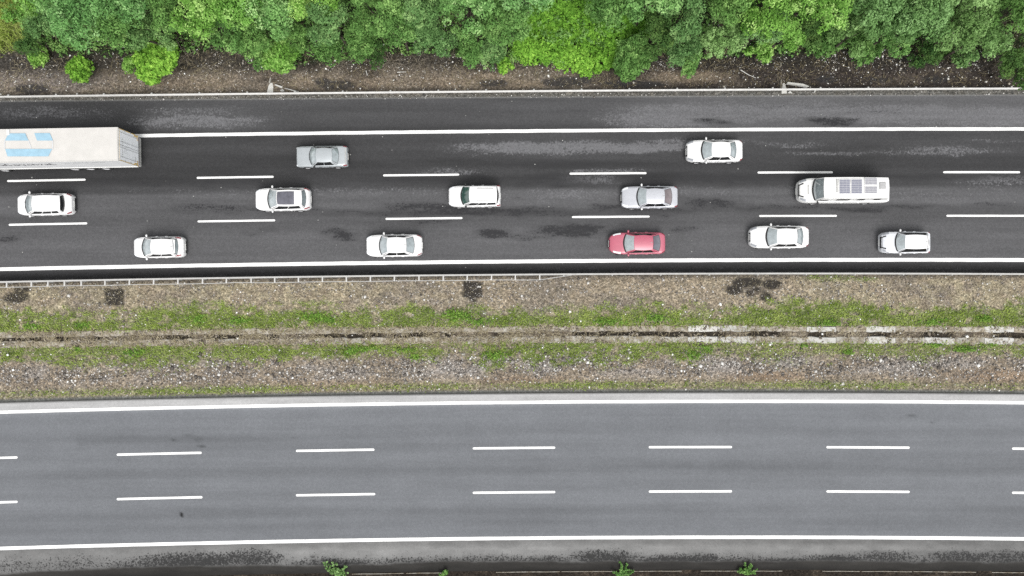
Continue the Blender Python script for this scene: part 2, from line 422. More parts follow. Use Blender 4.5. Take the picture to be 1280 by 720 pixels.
def f_road(px, py):
    a, b = LINE_U1(px), LINE_U2(px); t = (py - a) / (b - a)
    gy = ctrl(t, [(-.3, 96), (-.05, 94), (.0, 80), (.12, 80), (.25, 71), (.36, 73), (.415, 84), (.46, 104), (.56, 106), (.62, 93), (.68, 98), (.78, 107), (.9, 107), (1.0, 105)])
    gy = gy + np.where(t < .34, ctrl(px, [(0, -6), (300, -5), (520, 0), (700, 4), (1000, 1), (1280, 0)]), 0)
    gy = gy + np.where(t < 0, ctrl(px, [(0, -10), (130, -12), (300, 0), (380, -4), (640, -6), (760, -4), (860, 12), (1280, 16)]), 0)
    gy = gy + np.where(t < 0, -14 * smooth(-.10, -.03, t) * ctrl(px, [(0, 1), (160, .6), (170, 0), (340, 0), (380, .6), (760, 1), (790, 0), (1280, 0)]), 0)
    gy = gy - 22 * np.clip(warped(px, py, WET), 0, 1) + 19 * np.clip(warped(px, py, DRY), 0, 1)
    gy = gy - 9 * np.exp(-((t - .43) / .025) ** 2)
    gy = gy + 7 * (fbm(px / 90, py / 9, 3, 3) - .5) * 2
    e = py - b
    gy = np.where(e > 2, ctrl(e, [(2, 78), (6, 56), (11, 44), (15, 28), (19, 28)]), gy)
    wet = warped(px, py, WET) + np.where((e > 3) & (e < 18), .26, 0); dry = warped(px, py, DRY)
    # dusty edge by the rail
    d = py - ASPH_TOP(px)
    col = greymap(gy)
    col = mixc(col, smooth(2.5, .5, d) * .8, (160, 158, 152))
    dry = np.where(e > 2, 0, dry)
    return {'col': col, 'wet': wet, 'dry': dry}
road = sheet('road', between(ASPH_TOP, RAIL_MED, 100), M['asph_new'], f_road, label='dark damp asphalt carriageway with slow traffic')

# --- empty carriageway
L2off = lambda d: (lambda u: LINE_L2(u) + d)
STN = [(160, 24, 25, 6, .3), (240, 20, 75, 10, .62), (310, 18, 40, 10, .62), (420, 28, 45, 5, .5), (395, 22, 12, 6, .25), (610, 26, 40, 5, .3), (560, 27, 30, 4, .3), (680, 27, 30, 5, .42), (755, 24, 38, 9, .55), (840, 28, 35, 6, .52), (880, 28, 20, 7, .5),
       (980, 30, 40, 4, .45), (1045, 28, 40, 6, .5), (1110, 24, 40, 8, .42), (1200, 24, 40, 9, .5), (1260, 22, 40, 9, .45), (20, 18, 40, 8, .24), (90, 17, 50, 9, .26), (505, 27, 40, 4, .28), (920, 29, 30, 4, .3)]
def f_old(px, py):
    a = py - LINE_L1(px); d = py - LINE_L2(px)
    gy = 136 + 6 * (fbm(px / 160, py / 10, 3, 11) - .5) * 2
    for f, wd, am in ((lambda p: DASH_L1(p) - 20, 6, -4), (lambda p: DASH_L1(p) + 25, 8, -6), (lambda p: DASH_L2(p) + 22, 7, -7), (lambda p: DASH_L2(p) + 38, 6, -4), (lambda p: DASH_L1(p) - 36, 5, 3), (lambda p: DASH_L2(p) + 4, 6, 3)):
        gy = gy + 1.2 * am * np.exp(-((py - f(px)) / wd) ** 2)
    gy = gy - 8 * smooth(93, 100, px) * smooth(420, 240, px) * np.exp(-((py - 553) / 9) ** 2)
    gy = gy - 7 * smooth(540, 640, px) * smooth(760, 640, px) * np.exp(-((py - 656) / 9) ** 2)
    gy = gy + 22 * np.exp(-np.maximum(a - 2, 0) / 2.2)
    col = greymap(gy, (.972, .994, 1.03))
    # pale concrete margin above the top line
    m = smooth(1.5, -1.0, a)
    mg = 203 + 12 * (fbm(px / 60, py / 6, 3, 5) - .5) * 2
    col = col * (1 - m[..., None]) + greymap(mg, (1, 1, 1.0)) * m[..., None]
    e = py - GUT(px)
    col = mixc(col, smooth(2.2, .6, e) * .85, (70, 70, 66))
    # shoulder under the bottom line
    k = smooth(1.0, 3.5, d)
    lightn = ctrl(px, [(0, 150), (150, 150), (350, 156), (640, 152), (900, 148), (1280, 138)])
    sg = ctrl(d, [(0, -22), (6, -14), (14, 6), (24, 2), (30, -8)]) + lightn + 14 * (fbm(px / 14, py / 6, 3, 8) - .5) * 2
    col = col * (1 - k[..., None]) + greymap(sg, (1, 1, .995)) * k[..., None]
    st = blobs(px + 14 * (fbm(px / 9, py / 5, 2, 19) - .5), d, STN) + .31 * smooth(9, 30, d) * (d > 3)
    col = col * (1 - .55 * np.clip(st, 0, .8) * (d > 3))[..., None]
    edge = 2.2 * (fbm(px / 5, py / 5, 2, 23) - .5) + ctrl(px, [(0, 33), (60, 31), (140, 28), (330, 29), (430, 32), (560, 28), (700, 30), (1280, 30)]) + 3 * (fbm(px / 40, py * 0, 2, 4) - .5)
    s = smooth(-2.5, 1.5, d - edge)
    col = col * (1 - s[..., None]) + greymap(58 - 1.6 * np.clip(d - edge - 2, 0, 10) + 10 * (fbm(px / 30, py / 4, 3, 9) - .5) * 2, (1.02, .99, .95)) * s[..., None]
    st = np.where(s > .6, 0, st)
    col = mixc(col, blobs(px, py, [(217, 551, 4, 1.3, .8), (252, 558, 4, 1.2, .7), (235, 545, 7, 2, .3), (248, 549, 6, 3, .3), (1140, 519, 6, 1.2, .5), (1165, 529, 3, 1.5, .4), (367, 546, 4, 1, .5)]), (70, 72, 72))
    col = mixc(col, ((px - 226) ** 2 + (py - 643.5) ** 2 < 5) * 1.0, (25, 25, 25))
    return {'col': col, 'stain': st}
rows_old = between(GUT, LINE_L1, 10)[:-1] + between(LINE_L1, LINE_L2, 60)[:-1] + between(LINE_L2, L2off(41), 26)
road2 = sheet('road', rows_old, M['asph_old'], f_old, zfun=lambda px, py: -.05 * smooth(26, 41, py - LINE_L2(px)), label='empty grey carriageway with worn asphalt')

def ribbon(name, cf, x0, x1, wd, z, parent, jag=0.0, mat=None, round_end=False):
    n = max(3, int((x1 - x0) / 12) + 1)
    us = np.linspace(x0, x1, n)
    mb = MB(); P = []
    for i, u in enumerate(us):
        y = float(cf(u)); h = wd / 2
        j0, j1 = random.uniform(-jag, jag), random.uniform(-jag, jag)
        P.append([((u - 640) / S, (360 - y + h + j0) / S, z), ((u - 640) / S, (360 - y - h + j1) / S, z)])
    if round_end:
        for e, sgn in ((0, -1), (-1, 1)):
            mid = [(P[e][0][k] + P[e][1][k]) / 2 for k in range(3)]
            q = [[P[e][r][k] * .45 + mid[k] * .55 for k in range(3)] for r in (0, 1)]
            for r in q: r[0] += sgn * .07
            if sgn < 0: P.insert(0, [tuple(q[0]), tuple(q[1])])
            else: P.append([tuple(q[0]), tuple(q[1])])
    mb.grid(np.array(P), flip=True)
    return mb.build(name, mat or M['paint'], parent)
ribbon('edge_line', LINE_U1, -700, 1980, 4.2, .006, road, .15)
ribbon('edge_line', LINE_U2, -700, 1980, 4.6, .006, road, .15)
for cf, xs in ((DASH_U1, [(10, 106), (247, 341), (480, 573), (713, 807), (948, 1040), (1180, 1274)]), (DASH_U2, [(12, 108), (248, 343), (483, 577), (716, 811), (950, 1045), (1184, 1280)])):
    xs = [(-224, -128), (-457, -361)] + xs + [(xs[-1][0] + 233 * k, xs[-1][1] + 233 * k) for k in (1, 2)]
    for a, b in xs: ribbon('lane_marking', cf, a, b, 2.5, .006, road, .08, round_end=True)
ribbon('edge_line', LINE_L1, -700, 1980, 4.0, .006, road2, .12)
ribbon('edge_line', LINE_L2, -700, 1980, 4.3, .006, road2, .12)
for cf, xs in ((DASH_L1, [(-77, 21), (147, 251), (371, 467), (592, 693), (812, 914), (1034, 1136), (1266, 1366)]), (DASH_L2, [(-77, 21), (147, 252), (371, 468), (592, 693), (812, 914), (1034, 1136), (1266, 1366)])):
    xs = [(-299, -199), (-520, -420)] + xs + [(1488, 1588), (1710, 1810)]
    for a, b in xs: ribbon('lane_marking', cf, a, b, 2.9, .006, road2, .08, round_end=True)

# --- bank under the trees
def tree_edge(px): return ctrl(px, [(-700, 80), (0, 30), (45, 55), (80, 70), (160, 70), (240, 68), (300, 64), (335, 80), (355, 90), (375, 82), (440, 78), (480, 70), (560, 68), (610, 80), (640, 80), (740, 85), (775, 92), (806, 90), (825, 66), (850, 74), (880, 74), (940, 70), (990, 70), (1060, 62), (1140, 68), (1155, 80), (1175, 72), (1255, 72), (1270, 95), (1280, 100), (1980, 90)])
def bank_col(px, py):
    d = RAIL_TOP(px) - py                              # distance up from the rail
    right = smooth(560, 1000, px)
    c = np.tile(np.array(alb(130, 120, 108)), px.shape + (1,))
    c = mixc(c, right * .9, (68, 61, 56))
    n = fbm(px / 38, py / 20, 4, 21)
    c = mixc(c, smooth(.5, .7, n) * .6, (156, 142, 124))
    c = mixc(c, smooth(.5, .3, n) * .55, (72, 64, 57))
    c = mixc(c, right * .75, (70, 63, 58))
    c = mixc(c, blobs(px, py, [(55, 100, 70, 14, .75), (20, 80, 40, 16, .8)]), (140, 130, 122))
    c = mixc(c, blobs(px, py, [(860, 96, 45, 7, .95), (650, 105, 30, 6, .8), (560, 102, 50, 7, .7), (615, 96, 30, 5, .8), (455, 104, 35, 6, .7), (250, 105, 50, 6, .6), (380, 103, 25, 6, .55)]), (152, 136, 116))
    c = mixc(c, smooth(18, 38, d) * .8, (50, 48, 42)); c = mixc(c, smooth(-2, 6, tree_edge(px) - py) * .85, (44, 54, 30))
    k = blobs(px, py, [(40, 111, 22, 6, 1), (420, 106, 24, 6, 1), (403, 102, 10, 5, .9), (617, 104, 18, 5, 1), (705, 103, 28, 6, 1), (790, 105, 40, 5, .9), (725, 100, 15, 6, .8), (1033, 99, 14, 4, .9), (1100, 100, 25, 5, .5), (1170, 100, 18, 5, .7), (190, 112, 60, 4, .4)])
    c = mixc(c, np.where(k > .35, smooth(.3, .55, k), 0) * .85, (66, 64, 63))
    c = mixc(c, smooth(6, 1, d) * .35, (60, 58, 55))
    c = mixc(c, smooth(0, -2, d) * .8, (124, 121, 113))  # gritty strip between rail and asphalt
    gr = smooth(48, 20, px) * smooth(70, 50, py)
    c = mixc(c, gr, (132, 138, 82))
    amp = np.where(k > .4, .45, .95)
    return {'col': c, 'amp': amp}
def bank_z(px, py):
    d = np.maximum(RAIL_TOP(px) - 6 - py, 0) / S
    return .01 + .05 * d * smooth(0, 3, d) + .12 * (fbm(px / 14, py / 12, 3, 5) - .5) * smooth(0, .5, d)
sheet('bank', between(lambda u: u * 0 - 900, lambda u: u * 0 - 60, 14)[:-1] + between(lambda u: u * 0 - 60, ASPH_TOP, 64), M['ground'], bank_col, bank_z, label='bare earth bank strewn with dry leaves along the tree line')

# --- median
def h1(px): return ctrl(px, [(-700, 27), (0, 27), (100, 24), (150, 20), (180, 26), (250, 33), (320, 22), (390, 30), (440, 22), (520, 26), (560, 20), (640, 21), (740, 22), (800, 28), (850, 24), (900, 20), (960, 27), (1000, 34), (1080, 31), (1140, 22), (1190, 20), (1215, 30), (1240, 22), (1280, 32), (1980, 28)])
def h2(px): return ctrl(px, [(-700, 24), (0, 20), (60, 18), (100, 24), (150, 28), (185, 32), (230, 26), (320, 22), (380, 18), (440, 20), (500, 16), (540, 26), (570, 10), (600, 30), (640, 28), (720, 28), (790, 26), (830, 16), (850, 26), (880, 24), (900, 16), (960, 24), (1040, 20), (1100, 16), (1130, 22), (1160, 26), (1190, 12), (1260, 14), (1280, 16), (1980, 20)])
def g_mask(px, py):
    up = CH_UP(px) - 1 - py; lo = py - CH_LO(px)
    n = fbm(px / 9, py / 7, 3, 31); n2 = fbm(px / 40, py / 20, 3, 33)
    m1 = smooth(1.25, .55, up / h1(px) + (n - .5) * 1.1) * (up > 0) * (1 - .8 * smooth(.60, .72, fbm(px / 13, py / 8, 3, 35)))
    m1 = m1 * (1 - .75 * blobs(px, py, [(158, 398, 12, 8, 1), (885, 392, 30, 10, .6), (590, 398, 22, 9, .5), (700, 390, 25, 6, .5)]))
    m2 = smooth(1.25, .5, lo / h2(px) + (n - .5) * 1.2) * (lo > 0) * (1 - .8 * smooth(.58, .70, fbm(px / 12, py / 7, 3, 36)))
    m2 = m2 * ctrl(px, [(0, .85), (550, .95), (560, .4), (575, .5), (600, 1), (820, 1), (900, .55), (1000, .5), (1280, .55)])
    e = GUT(px) - 9 - py
    m3 = np.exp(-((e) / 4.5) ** 2) * ctrl(px, [(0, .35), (160, .45), (180, .75), (330, .7), (400, .3), (520, .55), (570, .5), (600, .15), (690, .65), (770, .7), (850, .3), (1000, .6), (1120, .55), (1160, .2), (1280, .3)])
    m4 = blobs(px, py, [(1040, 348, 30, 4, .5), (1080, 349, 15, 3, .5)])
    return np.clip(np.maximum(np.maximum(m1, m2), np.maximum(m3, m4)), 0, 1) * (.75 + .5 * n2)
def med_col(px, py):
    up = CH_UP(px) - py; lo = py - CH_LO(px); r = py - RAIL_MED(px)
    n = fbm(px / 45, py / 18, 4, 41); nf = fbm(px / 11, py / 9, 3, 44)
    c = np.tile(np.array(alb(168, 155, 136)), px.shape + (1,))
    c = mixc(c, smooth(.55, .3, n) * .6, (134, 125, 115))
    straw = ctrl(px, [(0, .8), (60, .75), (150, .4), (200, .6), (300, .85), (360, .8), (420, .55), (520, .35), (640, .12), (800, .1), (900, .25), (1000, .5), (1150, .6), (1200, .9), (1240, .7), (1280, .4)])
    c = mixc(c, straw * smooth(.3, .65, nf) * (up > 0) * smooth(4, 10, r), (190, 177, 146))
    c = mixc(c, (lo > 0) * .6, (157, 142, 122))
    e = GUT(px) - py
    c = mixc(c, smooth(.45, .65, n) * np.exp(-((e - 32) / 12) ** 2) * .9, (176, 167, 157))
    c = mixc(c, blobs(px, py, [(1250, 470, 60, 9, .6), (960, 472, 50, 8, .6), (420, 482, 80, 7, .4), (660, 476, 60, 6, .5)]), (158, 134, 110))
    k = blobs(px, py, [(20, 372, 20, 9, .75), (28, 362, 12, 4, .95), (592, 372, 6, 6, .8), (932, 353, 20, 7, 1), (918, 362, 13, 8, .8), (965, 356, 14, 7, .95), (958, 371, 12, 7, .75), (945, 365, 18, 9, .6)])
    for bx, by, hw_, hh in ((143, 371, 13, 11), (590, 362, 12.5, 11)):
        k = np.maximum(k, smooth(1.25, .75, ((np.abs(px - bx + 5 * (nf - .5)) / hw_) ** 5 + (np.abs(py - by + 4 * (nf - .5)) / hh) ** 5) ** .2))
    k = k + (nf - .5) * .45 * (k > .05)
    c = mixc(c, smooth(.4, .62, k) * .92, (52, 49, 47))
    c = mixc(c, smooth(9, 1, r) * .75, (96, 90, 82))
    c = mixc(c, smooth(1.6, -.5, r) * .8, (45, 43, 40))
    gm = g_mask(px, py)
    c = mixc(c, np.clip(gm * 1.1, 0, 1) * .8, (128, 142, 84))
    c = mixc(c, smooth(6, 2, e), (118, 118, 112)); c = mixc(c, smooth(1.6, .3, e), (62, 62, 58))
    # trodden soil right beside the channel
    c = mixc(c, smooth(2.2, .2, np.abs(up)) * .7, (165, 152, 130)); c = mixc(c, smooth(1.5, .2, np.abs(lo)) * .4, (140, 130, 110))
    return {'col': c, 'amp': np.full_like(px, 1.0) - .7 * smooth(.45, .65, k) - .5 * smooth(5, 2, e)}
def med_z(px, py):
    up = np.abs(CH_UP(px) - py); lo = np.abs(py - CH_LO(px)); r = py - RAIL_MED(px); e = GUT(px) - py
    k = smooth(0, 8, np.minimum(np.minimum(up, lo), np.minimum(np.maximum(r, 0), np.maximum(e, 0))))
    return .012 + .10 * (fbm(px / 10, py / 9, 3, 51) - .4) * k
sheet('verge', between(lambda u: RAIL_MED(u) - .5, CH_UP, 46), M['ground'], med_col, med_z, label='stony verge with dry grass between guard rail and drain')
sheet('verge', between(CH_LO, lambda u: GUT(u) + .4, 46), M['ground'], med_col, med_z, label='stony verge with gravel between drain and empty carriageway')

# --- soil beyond the lower road
def low_col(px, py):
    n = fbm(px / 20, py / 8, 4, 61); d = py - LINE_L2(px)
    c = np.tile(np.array(alb(52, 46, 40)), px.shape + (1,))
    c = mixc(c, smooth(.5, .75, n) * .7, (84, 74, 62)); c = mixc(c, smooth(60, 120, d) * .8, (74, 84, 46))
    return {'col': c, 'amp': np.full_like(px, .95)}
sheet('verge', between(L2off(40.6), L2off(90), 24)[:-1] + between(L2off(90), L2off(900), 12), M['ground'], low_col,
      lambda px, py: -.06 + .10 * (fbm(px / 9, py / 7, 3, 66) - .5) * smooth(42, 50, py - LINE_L2(px)), label='dark soil verge beyond the stained shoulder')

# ------------------------------------------------------------------ drain channel in the median
chan = empty('drain_channel', W(640, 418)); tag(chan, 'concrete drain channel of paired slabs running along the middle of the verge', 'drain')
seg_x = [-29.5 + 37.05 * k for k in range(-4, 40)]
kinds = {}
for k, x in enumerate(seg_x):
    if x < 600: kinds[k] = ('conc_soil', 'conc_soil' if k % 4 else 'conc_worn')
    elif x < 850: kinds[k] = ('conc_soil', 'conc_worn')
    elif x < 900: kinds[k] = ('conc_pale', 'conc_pale')
    elif x < 1000: kinds[k] = ('conc_soil' if k % 2 else 'conc_worn', 'conc_worn')
    else: kinds[k] = (('conc_pale' if k % 4 == 2 or k == 32 else 'conc_soil'), ('conc_pale' if k % 2 == 0 else 'conc_worn'))
for k, x in enumerate(seg_x):
    for side in (0, 1):
        a, b = x + .2, x + 37.05 - .2
        mb = MB(); cf = CH_UP if side == 0 else CH_LO
        dz = random.uniform(-.015, .03); tl = random.uniform(-.5, .5)
        n = 6; P = []
        for u in np.linspace(a, b, n):
            y0 = float(cf(u)); wob = random.uniform(-.9, .9) + 1.4 * (float(vnoise(np.array(u / 9.0), np.array(side * 7.0), 3)) - .5)
            if side == 0: o_, i_ = y0 - .4 + wob, y0 + 6.3 + tl + random.uniform(-.8, .8)
            else: o_, i_ = y0 + .6 + wob, y0 - 7.2 + tl + random.uniform(-.8, .8)
            X = (u - 640) / S - chan.location.x; Yo = (360 - o_) / S - chan.location.y; Yi = (360 - i_) / S - chan.location.y
            zt = .035 + dz
            s_ = -1 if side == 0 else 1
            P.append([(X, Yo, zt - .12), (X, Yo, zt - .02), (X, Yo + s_ * .03, zt), (X, Yi - s_ * .03, zt), (X, Yi, zt - .03), (X, Yi + s_ * .06, zt - .30)])
        mb.grid(np.array(P), flip=(side == 1))
        for e in (0, -1):
            q = P[e]; mb.add(q, [tuple(range(6)) if (e == 0) == (side == 1) else tuple(range(6))[::-1]])
        mb.build('concrete_slab', M[kinds[k][side]], chan)
# trough floor, partly filled with soil and straw
DARKS = [(70, 88), (118, 128), (336, 348), (552, 566), (0, 50), (205, 240), (262, 300), (398, 458), (462, 478), (492, 532), (617, 625), (718, 862), (864, 906), (934, 975), (1010, 1035), (1085, 1112), (1152, 1192), (1240, 1262), (1262, 1340)]
def fill(px):
    f = np.ones_like(px)
    for a, b in DARKS: f = np.minimum(f, 1 - smooth(a - 3, a + 3, px) * smooth(b + 3, b - 3, px))
    return np.clip(f * (.8 + .4 * fbm(px / 12, px * 0, 2, 71)), 0, 1)
def tr_col(px, py):
    f = fill(px); n = fbm(px / 7, py / 3, 3, 73)
    c = np.tile(np.array(alb(72, 66, 58)), px.shape + (1,))
    c = mixc(c, f * .9, (124, 112, 96)); c = mixc(c, f * smooth(.5, .7, n) * .8, (170, 158, 138))
    return {'col': c, 'amp': np.full_like(px, .9)}
def tr_z(px, py):
    f = fill(px); return -.15 + f * .16 + .05 * (fbm(px / 6, py / 4, 2, 77) - .5)
fl = sheet('channel_floor', between(lambda u: CH_UP(u) + 5.0, lambda u: CH_LO(u) - 5.8, 12), M['ground'], tr_col, tr_z, parent=chan)
fl.location = -chan.location

# ------------------------------------------------------------------ guard rails
def w_beam(cf, x0, x1, zc, side, wd=.09, step=40.0, ht=.31):
    """corrugated steel beam along a plan curve; side = +1 when the traffic is on the +y side"""
    prof = [(-.45, -ht / 2), (.5, -ht / 2 + .04), (.5, -.10), (-.3, -.03), (-.3, .03), (.5, .10), (.5, ht / 2 - .04), (-.45, ht / 2)]
    us = np.arange(x0, x1 + .1, step); P = []
    for u in us:
        y = float(cf(u)); X = (u - 640) / S; Y = (360 - y) / S
        row = [(X, Y + side * a * wd, zc + b) for a, b in prof] + [(X, Y + side * (a * wd - .012), zc + b) for a, b in reversed(prof)]
        row.append(row[0]); P.append(row)
    return np.array(P)
k_top = (1 - .62 / ALT)
RT = lambda u: 360 - (360 - RAIL_TOP((u - 640) / k_top + 640)) * k_top          # where the rail really stands
gr = empty('guard_rail', (0, W(640, float(RT(640)))[1], 0)); tag(gr, 'steel guard rail between the paved shoulder and the tree bank', 'guard rail')
P = w_beam(RT, -700, 1980, .60, -1, .075); P[..., 1] -= gr.location.y
MB().grid(P, flip=True).build('beam', M['steel'], gr)
pm = MB().box((0, 0, .28), (.11, .10, .86)).mesh('post', M['steel_dull'])
bm_ = MB().box((0, 0, .60), (.14, .08, .24)).mesh('spacer', M['steel_dull'])
for k in range(0, 46):
    u = -690 + k * 59.0
    Y = (360 - float(RT(u))) / S - gr.location.y
    p = link(bpy.data.objects.new('post', pm), gr); p.location = ((u - 640) / S, Y + .12, 0)
    q = link(bpy.data.objects.new('spacer', bm_), gr); q.location = ((u - 640) / S, Y + .09, 0)

gm_ = empty('guard_rail', (0, W(640, float(RAIL_MED(640)))[1], 0)); tag(gm_, 'steel guard rail with outrigger arms along the verge beside the fast lane', 'guard rail')
P = w_beam(RAIL_MED, -700, 1980, .60, 1, .12); P[..., 1] -= gm_.location.y
MB().grid(P).build('beam', M['steel'], gm_)
arms = [15.5, 46, 66.5, 86.7, 107.5, 137, 167.2, 197.2, 227.2, 257.5, 287, 317.5, 346.7, 376, 405.7, 435.2, 465, 494.7, 525, 555, 584.7, 614.7, 644.2, 674.2]
arms = [15.5 - 30 * k for k in range(14, 0, -1)] + arms
am = MB().box((0, -.24, .62), (.10, .40, .09)).mesh('arm', M['steel'])
pm2 = MB().box((0, -.10, .20), (.10, .10, .90)).mesh('post', M['steel_dull'])
for u in arms:
    Y = (360 - float(RAIL_MED(u))) / S - gm_.location.y
    o = link(bpy.data.objects.new('arm', am), gm_); o.location = ((u - 640) / S, Y, 0); o.rotation_euler.z = random.uniform(-.03, .03)
    o = link(bpy.data.objects.new('post', pm2), gm_); o.location = ((u - 640) / S, Y, 0)
for k in range(20):
    u = 704 + 60 * k; Y = (360 - float(RAIL_MED(u))) / S - gm_.location.y
    o = link(bpy.data.objects.new('post', pm2), gm_); o.location = ((u - 640) / S, Y, 0)
P = []
for u in np.concatenate([np.arange(-420, 676, 15.0), [684, 692, 700, 708, 714]]):
    off = 6.6 if u < 676 else ctrl(u, [(676, 6.4), (714, 1.2)])
    wv = .35 * math.sin(u / 17.0) + (.6 * math.exp(-((u - 300) / 14) ** 2)) * -2
    X = (u - 640) / S; Y = (360 - float(RAIL_MED(u)) - off - wv * .5) / S - gm_.location.y
    P.append([(X, Y - .025, .55), (X, Y - .025, .60), (X, Y + .025, .60), (X, Y + .025, .55), (X, Y - .025, .55)])
MB().grid(np.array(P)).build('rear_strip', M['steel_dull'], gm_)

# ------------------------------------------------------------------ kerb edge beyond the bottom shoulder
kb = empty('kerb', (0, W(640, 714)[1], 0)); tag(kb, 'thin broken concrete kerb edge beyond the stained shoulder', 'kerb')
for a, b in [(-40, 60), (66, 140), (440, 505), (508, 552), (620, 700), (702, 770), (790, 852), (876, 930), (938, 978), (1028, 1075), (1077, 1140), (1142, 1220), (1240, 1300)]:
    us = np.linspace(a, b, 6); P = []
    for u in us:
        y = float(LINE_L2(u)) + 42.4 + random.uniform(-.15, .15); X = (u - 640) / S; Y = (360 - y) / S - kb.location.y; h = .017
        P.append([(X, Y + h, -.15), (X, Y + h, .01), (X, Y - h, .012), (X, Y - h, -.15)])
    MB().grid(np.array(P), flip=True).build('kerb_stone', M['conc_worn'], kb)

# ------------------------------------------------------------------ concrete drain chutes on the bank
def chute(px, py, polys, label):
    o = empty('drain_chute', W(px, py)); tag(o, label, 'drain chute', 'concrete drain chutes on the bank')
    for nm, pts, h in polys:
        q = [(W(*p)[0] - o.location.x, W(*p)[1] - o.location.y) for p in pts]
        MB().prism(q, -.05, h).build(nm, M['conc_pale'] if nm != 'side_wall' else M['conc_worn'], o)
chute(338, 113, [('floor_slab', [(334, 117), (336, 108), (338.5, 104), (341, 104), (342, 109), (341.5, 117)], .10), ('side_wall', [(337, 104), (339, 98), (340, 98), (338.6, 105)], .25), ('wing_wall', [(344, 107), (346, 106.4), (354, 109), (353, 111)], .22), ('wing_wall', [(356, 110.8), (360, 111.5), (374, 115), (371, 115.6)], .22), ('rubble', [(350.5, 113), (354.5, 112), (356, 114), (352, 115)], .16)], 'broken pale concrete chute on the bank, below the yellowish shrub')
chute(979, 110, [('floor_slab', [(976.5, 117), (977.5, 105), (980, 104), (983, 112), (983, 117)], .08), ('side_wall', [(974.2, 111), (974.4, 101), (975.3, 101), (975.2, 111)], .3), ('side_wall', [(974, 84), (974.2, 80), (975.2, 80), (975, 84)], .3), ('wing_wall', [(982, 105.6), (983, 103.8), (1002, 106), (1010, 109), (1008, 110), (998, 108)], .3), ('rubble', [(984, 116.5), (987, 114), (990, 117)], .12), ('rubble', [(1016.5, 116), (1018, 112.5), (1019.3, 113), (1018, 116)], .12)], 'concrete chute with a long wing wall on the dark leaf litter bank')

# ------------------------------------------------------------------ scattered stones, litter, grass
OCT_V = np.array([(1, 0, 0), (0, 1, 0), (-1, 0, 0), (0, -1, 0), (0, 0, 1), (0, 0, -.4)], float)
OCT_F = np.array([(0, 1, 4), (1, 2, 4), (2, 3, 4), (3, 0, 4), (1, 0, 5), (2, 1, 5), (3, 2, 5), (0, 3, 5)])
def stones(name, px, py, size, tint, mat, label, zfun, flat=.6):
    n = len(px); sc = size[:, None] * rng.uniform(.6, 1.2, (n, 3)); sc[:, 2] *= flat
    a = rng.uniform(0, 6.28, n); ca, sa = np.cos(a), np.sin(a)
    V = OCT_V[None] * sc[:, None] * rng.uniform(.75, 1.2, (n, 6, 1))
    X = V[..., 0] * ca[:, None] - V[..., 1] * sa[:, None]; Y = V[..., 0] * sa[:, None] + V[..., 1] * ca[:, None]
    X += ((px - 640) / S)[:, None]; Y += ((360 - py) / S)[:, None]; Z = V[..., 2] + (zfun(px, py) + size * .15)[:, None]
    VV = np.stack([X, Y, Z], -1).reshape(-1, 3); F = (OCT_F[None] + (np.arange(n) * 6)[:, None, None]).reshape(-1, 3)
    o = link(bpy.data.objects.new(name, np_mesh(name, VV, F, mat, {'tint': np.repeat(tint, 6)})))
    return tag(o, label, None, None, 'stuff')
M['stone'] = mat_tint('stones', (.07, .062, .055), (.26, .24, .22), (.74, .73, .70))
M['clod'] = mat_tint('soil_clods', (.10, .085, .065), (.23, .20, .165), (.36, .33, .28))
M['litter'] = mat_tint('litter', (.25, .20, .14), (.5, .47, .42), (.78, .78, .76))
def scatter(n, x0, x1, yf0, yf1, wfun):
    px = rng.uniform(x0, x1, n * 3); t = rng.uniform(0, 1, n * 3); py = yf0(px) * (1 - t) + yf1(px) * t
    keep = rng.uniform(0, 1, n * 3) < wfun(px, py)
    return px[keep][:n], py[keep][:n]
px, py = scatter(15000, -60, 1340, CH_LO, lambda u: GUT(u) - 3, lambda x, y: np.clip(np.exp(-((GUT(x) - y - 33) / 13) ** 2) * (.35 + 1.1 * smooth(.4, .65, fbm(x / 30, y / 14, 3, 81))) + .08, 0, 1))
stones('gravel', px, py, rng.gamma(2.0, .021, len(px)) + .018, np.clip(rng.beta(1.0, 1.75, len(px)), 0, 1), M['stone'], 'pale and dark gravel scattered along the lower verge', med_z)
px, py = scatter(6500, -60, 1340, lambda u: RAIL_MED(u) + 3, lambda u: CH_UP(u) - 2, lambda x, y: np.clip(.5 * smooth(.35, .65, fbm(x / 25, y / 12, 3, 85)) * (1 - .8 * g_mask(x, y)) + .05, 0, 1))
stones('gravel', px, py, rng.gamma(2.2, .017, len(px)) + .02, rng.beta(1.1, 1.4, len(px)), M['stone'], 'small stones scattered over the upper verge', med_z)
px, py = scatter(5600, -60, 1340, lambda u: u * 0 + 30, lambda u: RAIL_TOP(u) - 2, lambda x, y: np.clip(.2 + .8 * np.exp(-((y - ctrl(x, [(0, 90), (300, 80), (640, 85), (960, 78), (1280, 82)])) / 14) ** 2) * smooth(.35, .6, fbm(x / 22, y / 14, 3, 88)), 0, 1))
stones('litter', px, py, rng.gamma(1.4, .017, len(px)) + .014, rng.beta(1.1, .9, len(px)) , M['litter'], 'pale scraps of litter and stones strewn over the bank', bank_z, .4)
px, py = scatter(190, -60, 1340, lambda u: CH_UP(u) - 30, lambda u: GUT(u) - 3, lambda x, y: np.full_like(x, .5))
stones('litter', px, py, rng.gamma(2, .02, len(px)) + .04, np.full(len(px), .95), M['litter'], 'white scraps of litter scattered on the grass of the median', lambda a, b: med_z(a, b) + .06, .5)
px, py = scatter(900, -60, 1340, lambda u: RAIL_TOP(u) + 3, lambda u: ASPH_TOP(u) + 1.5, lambda x, y: np.full_like(x, .5))
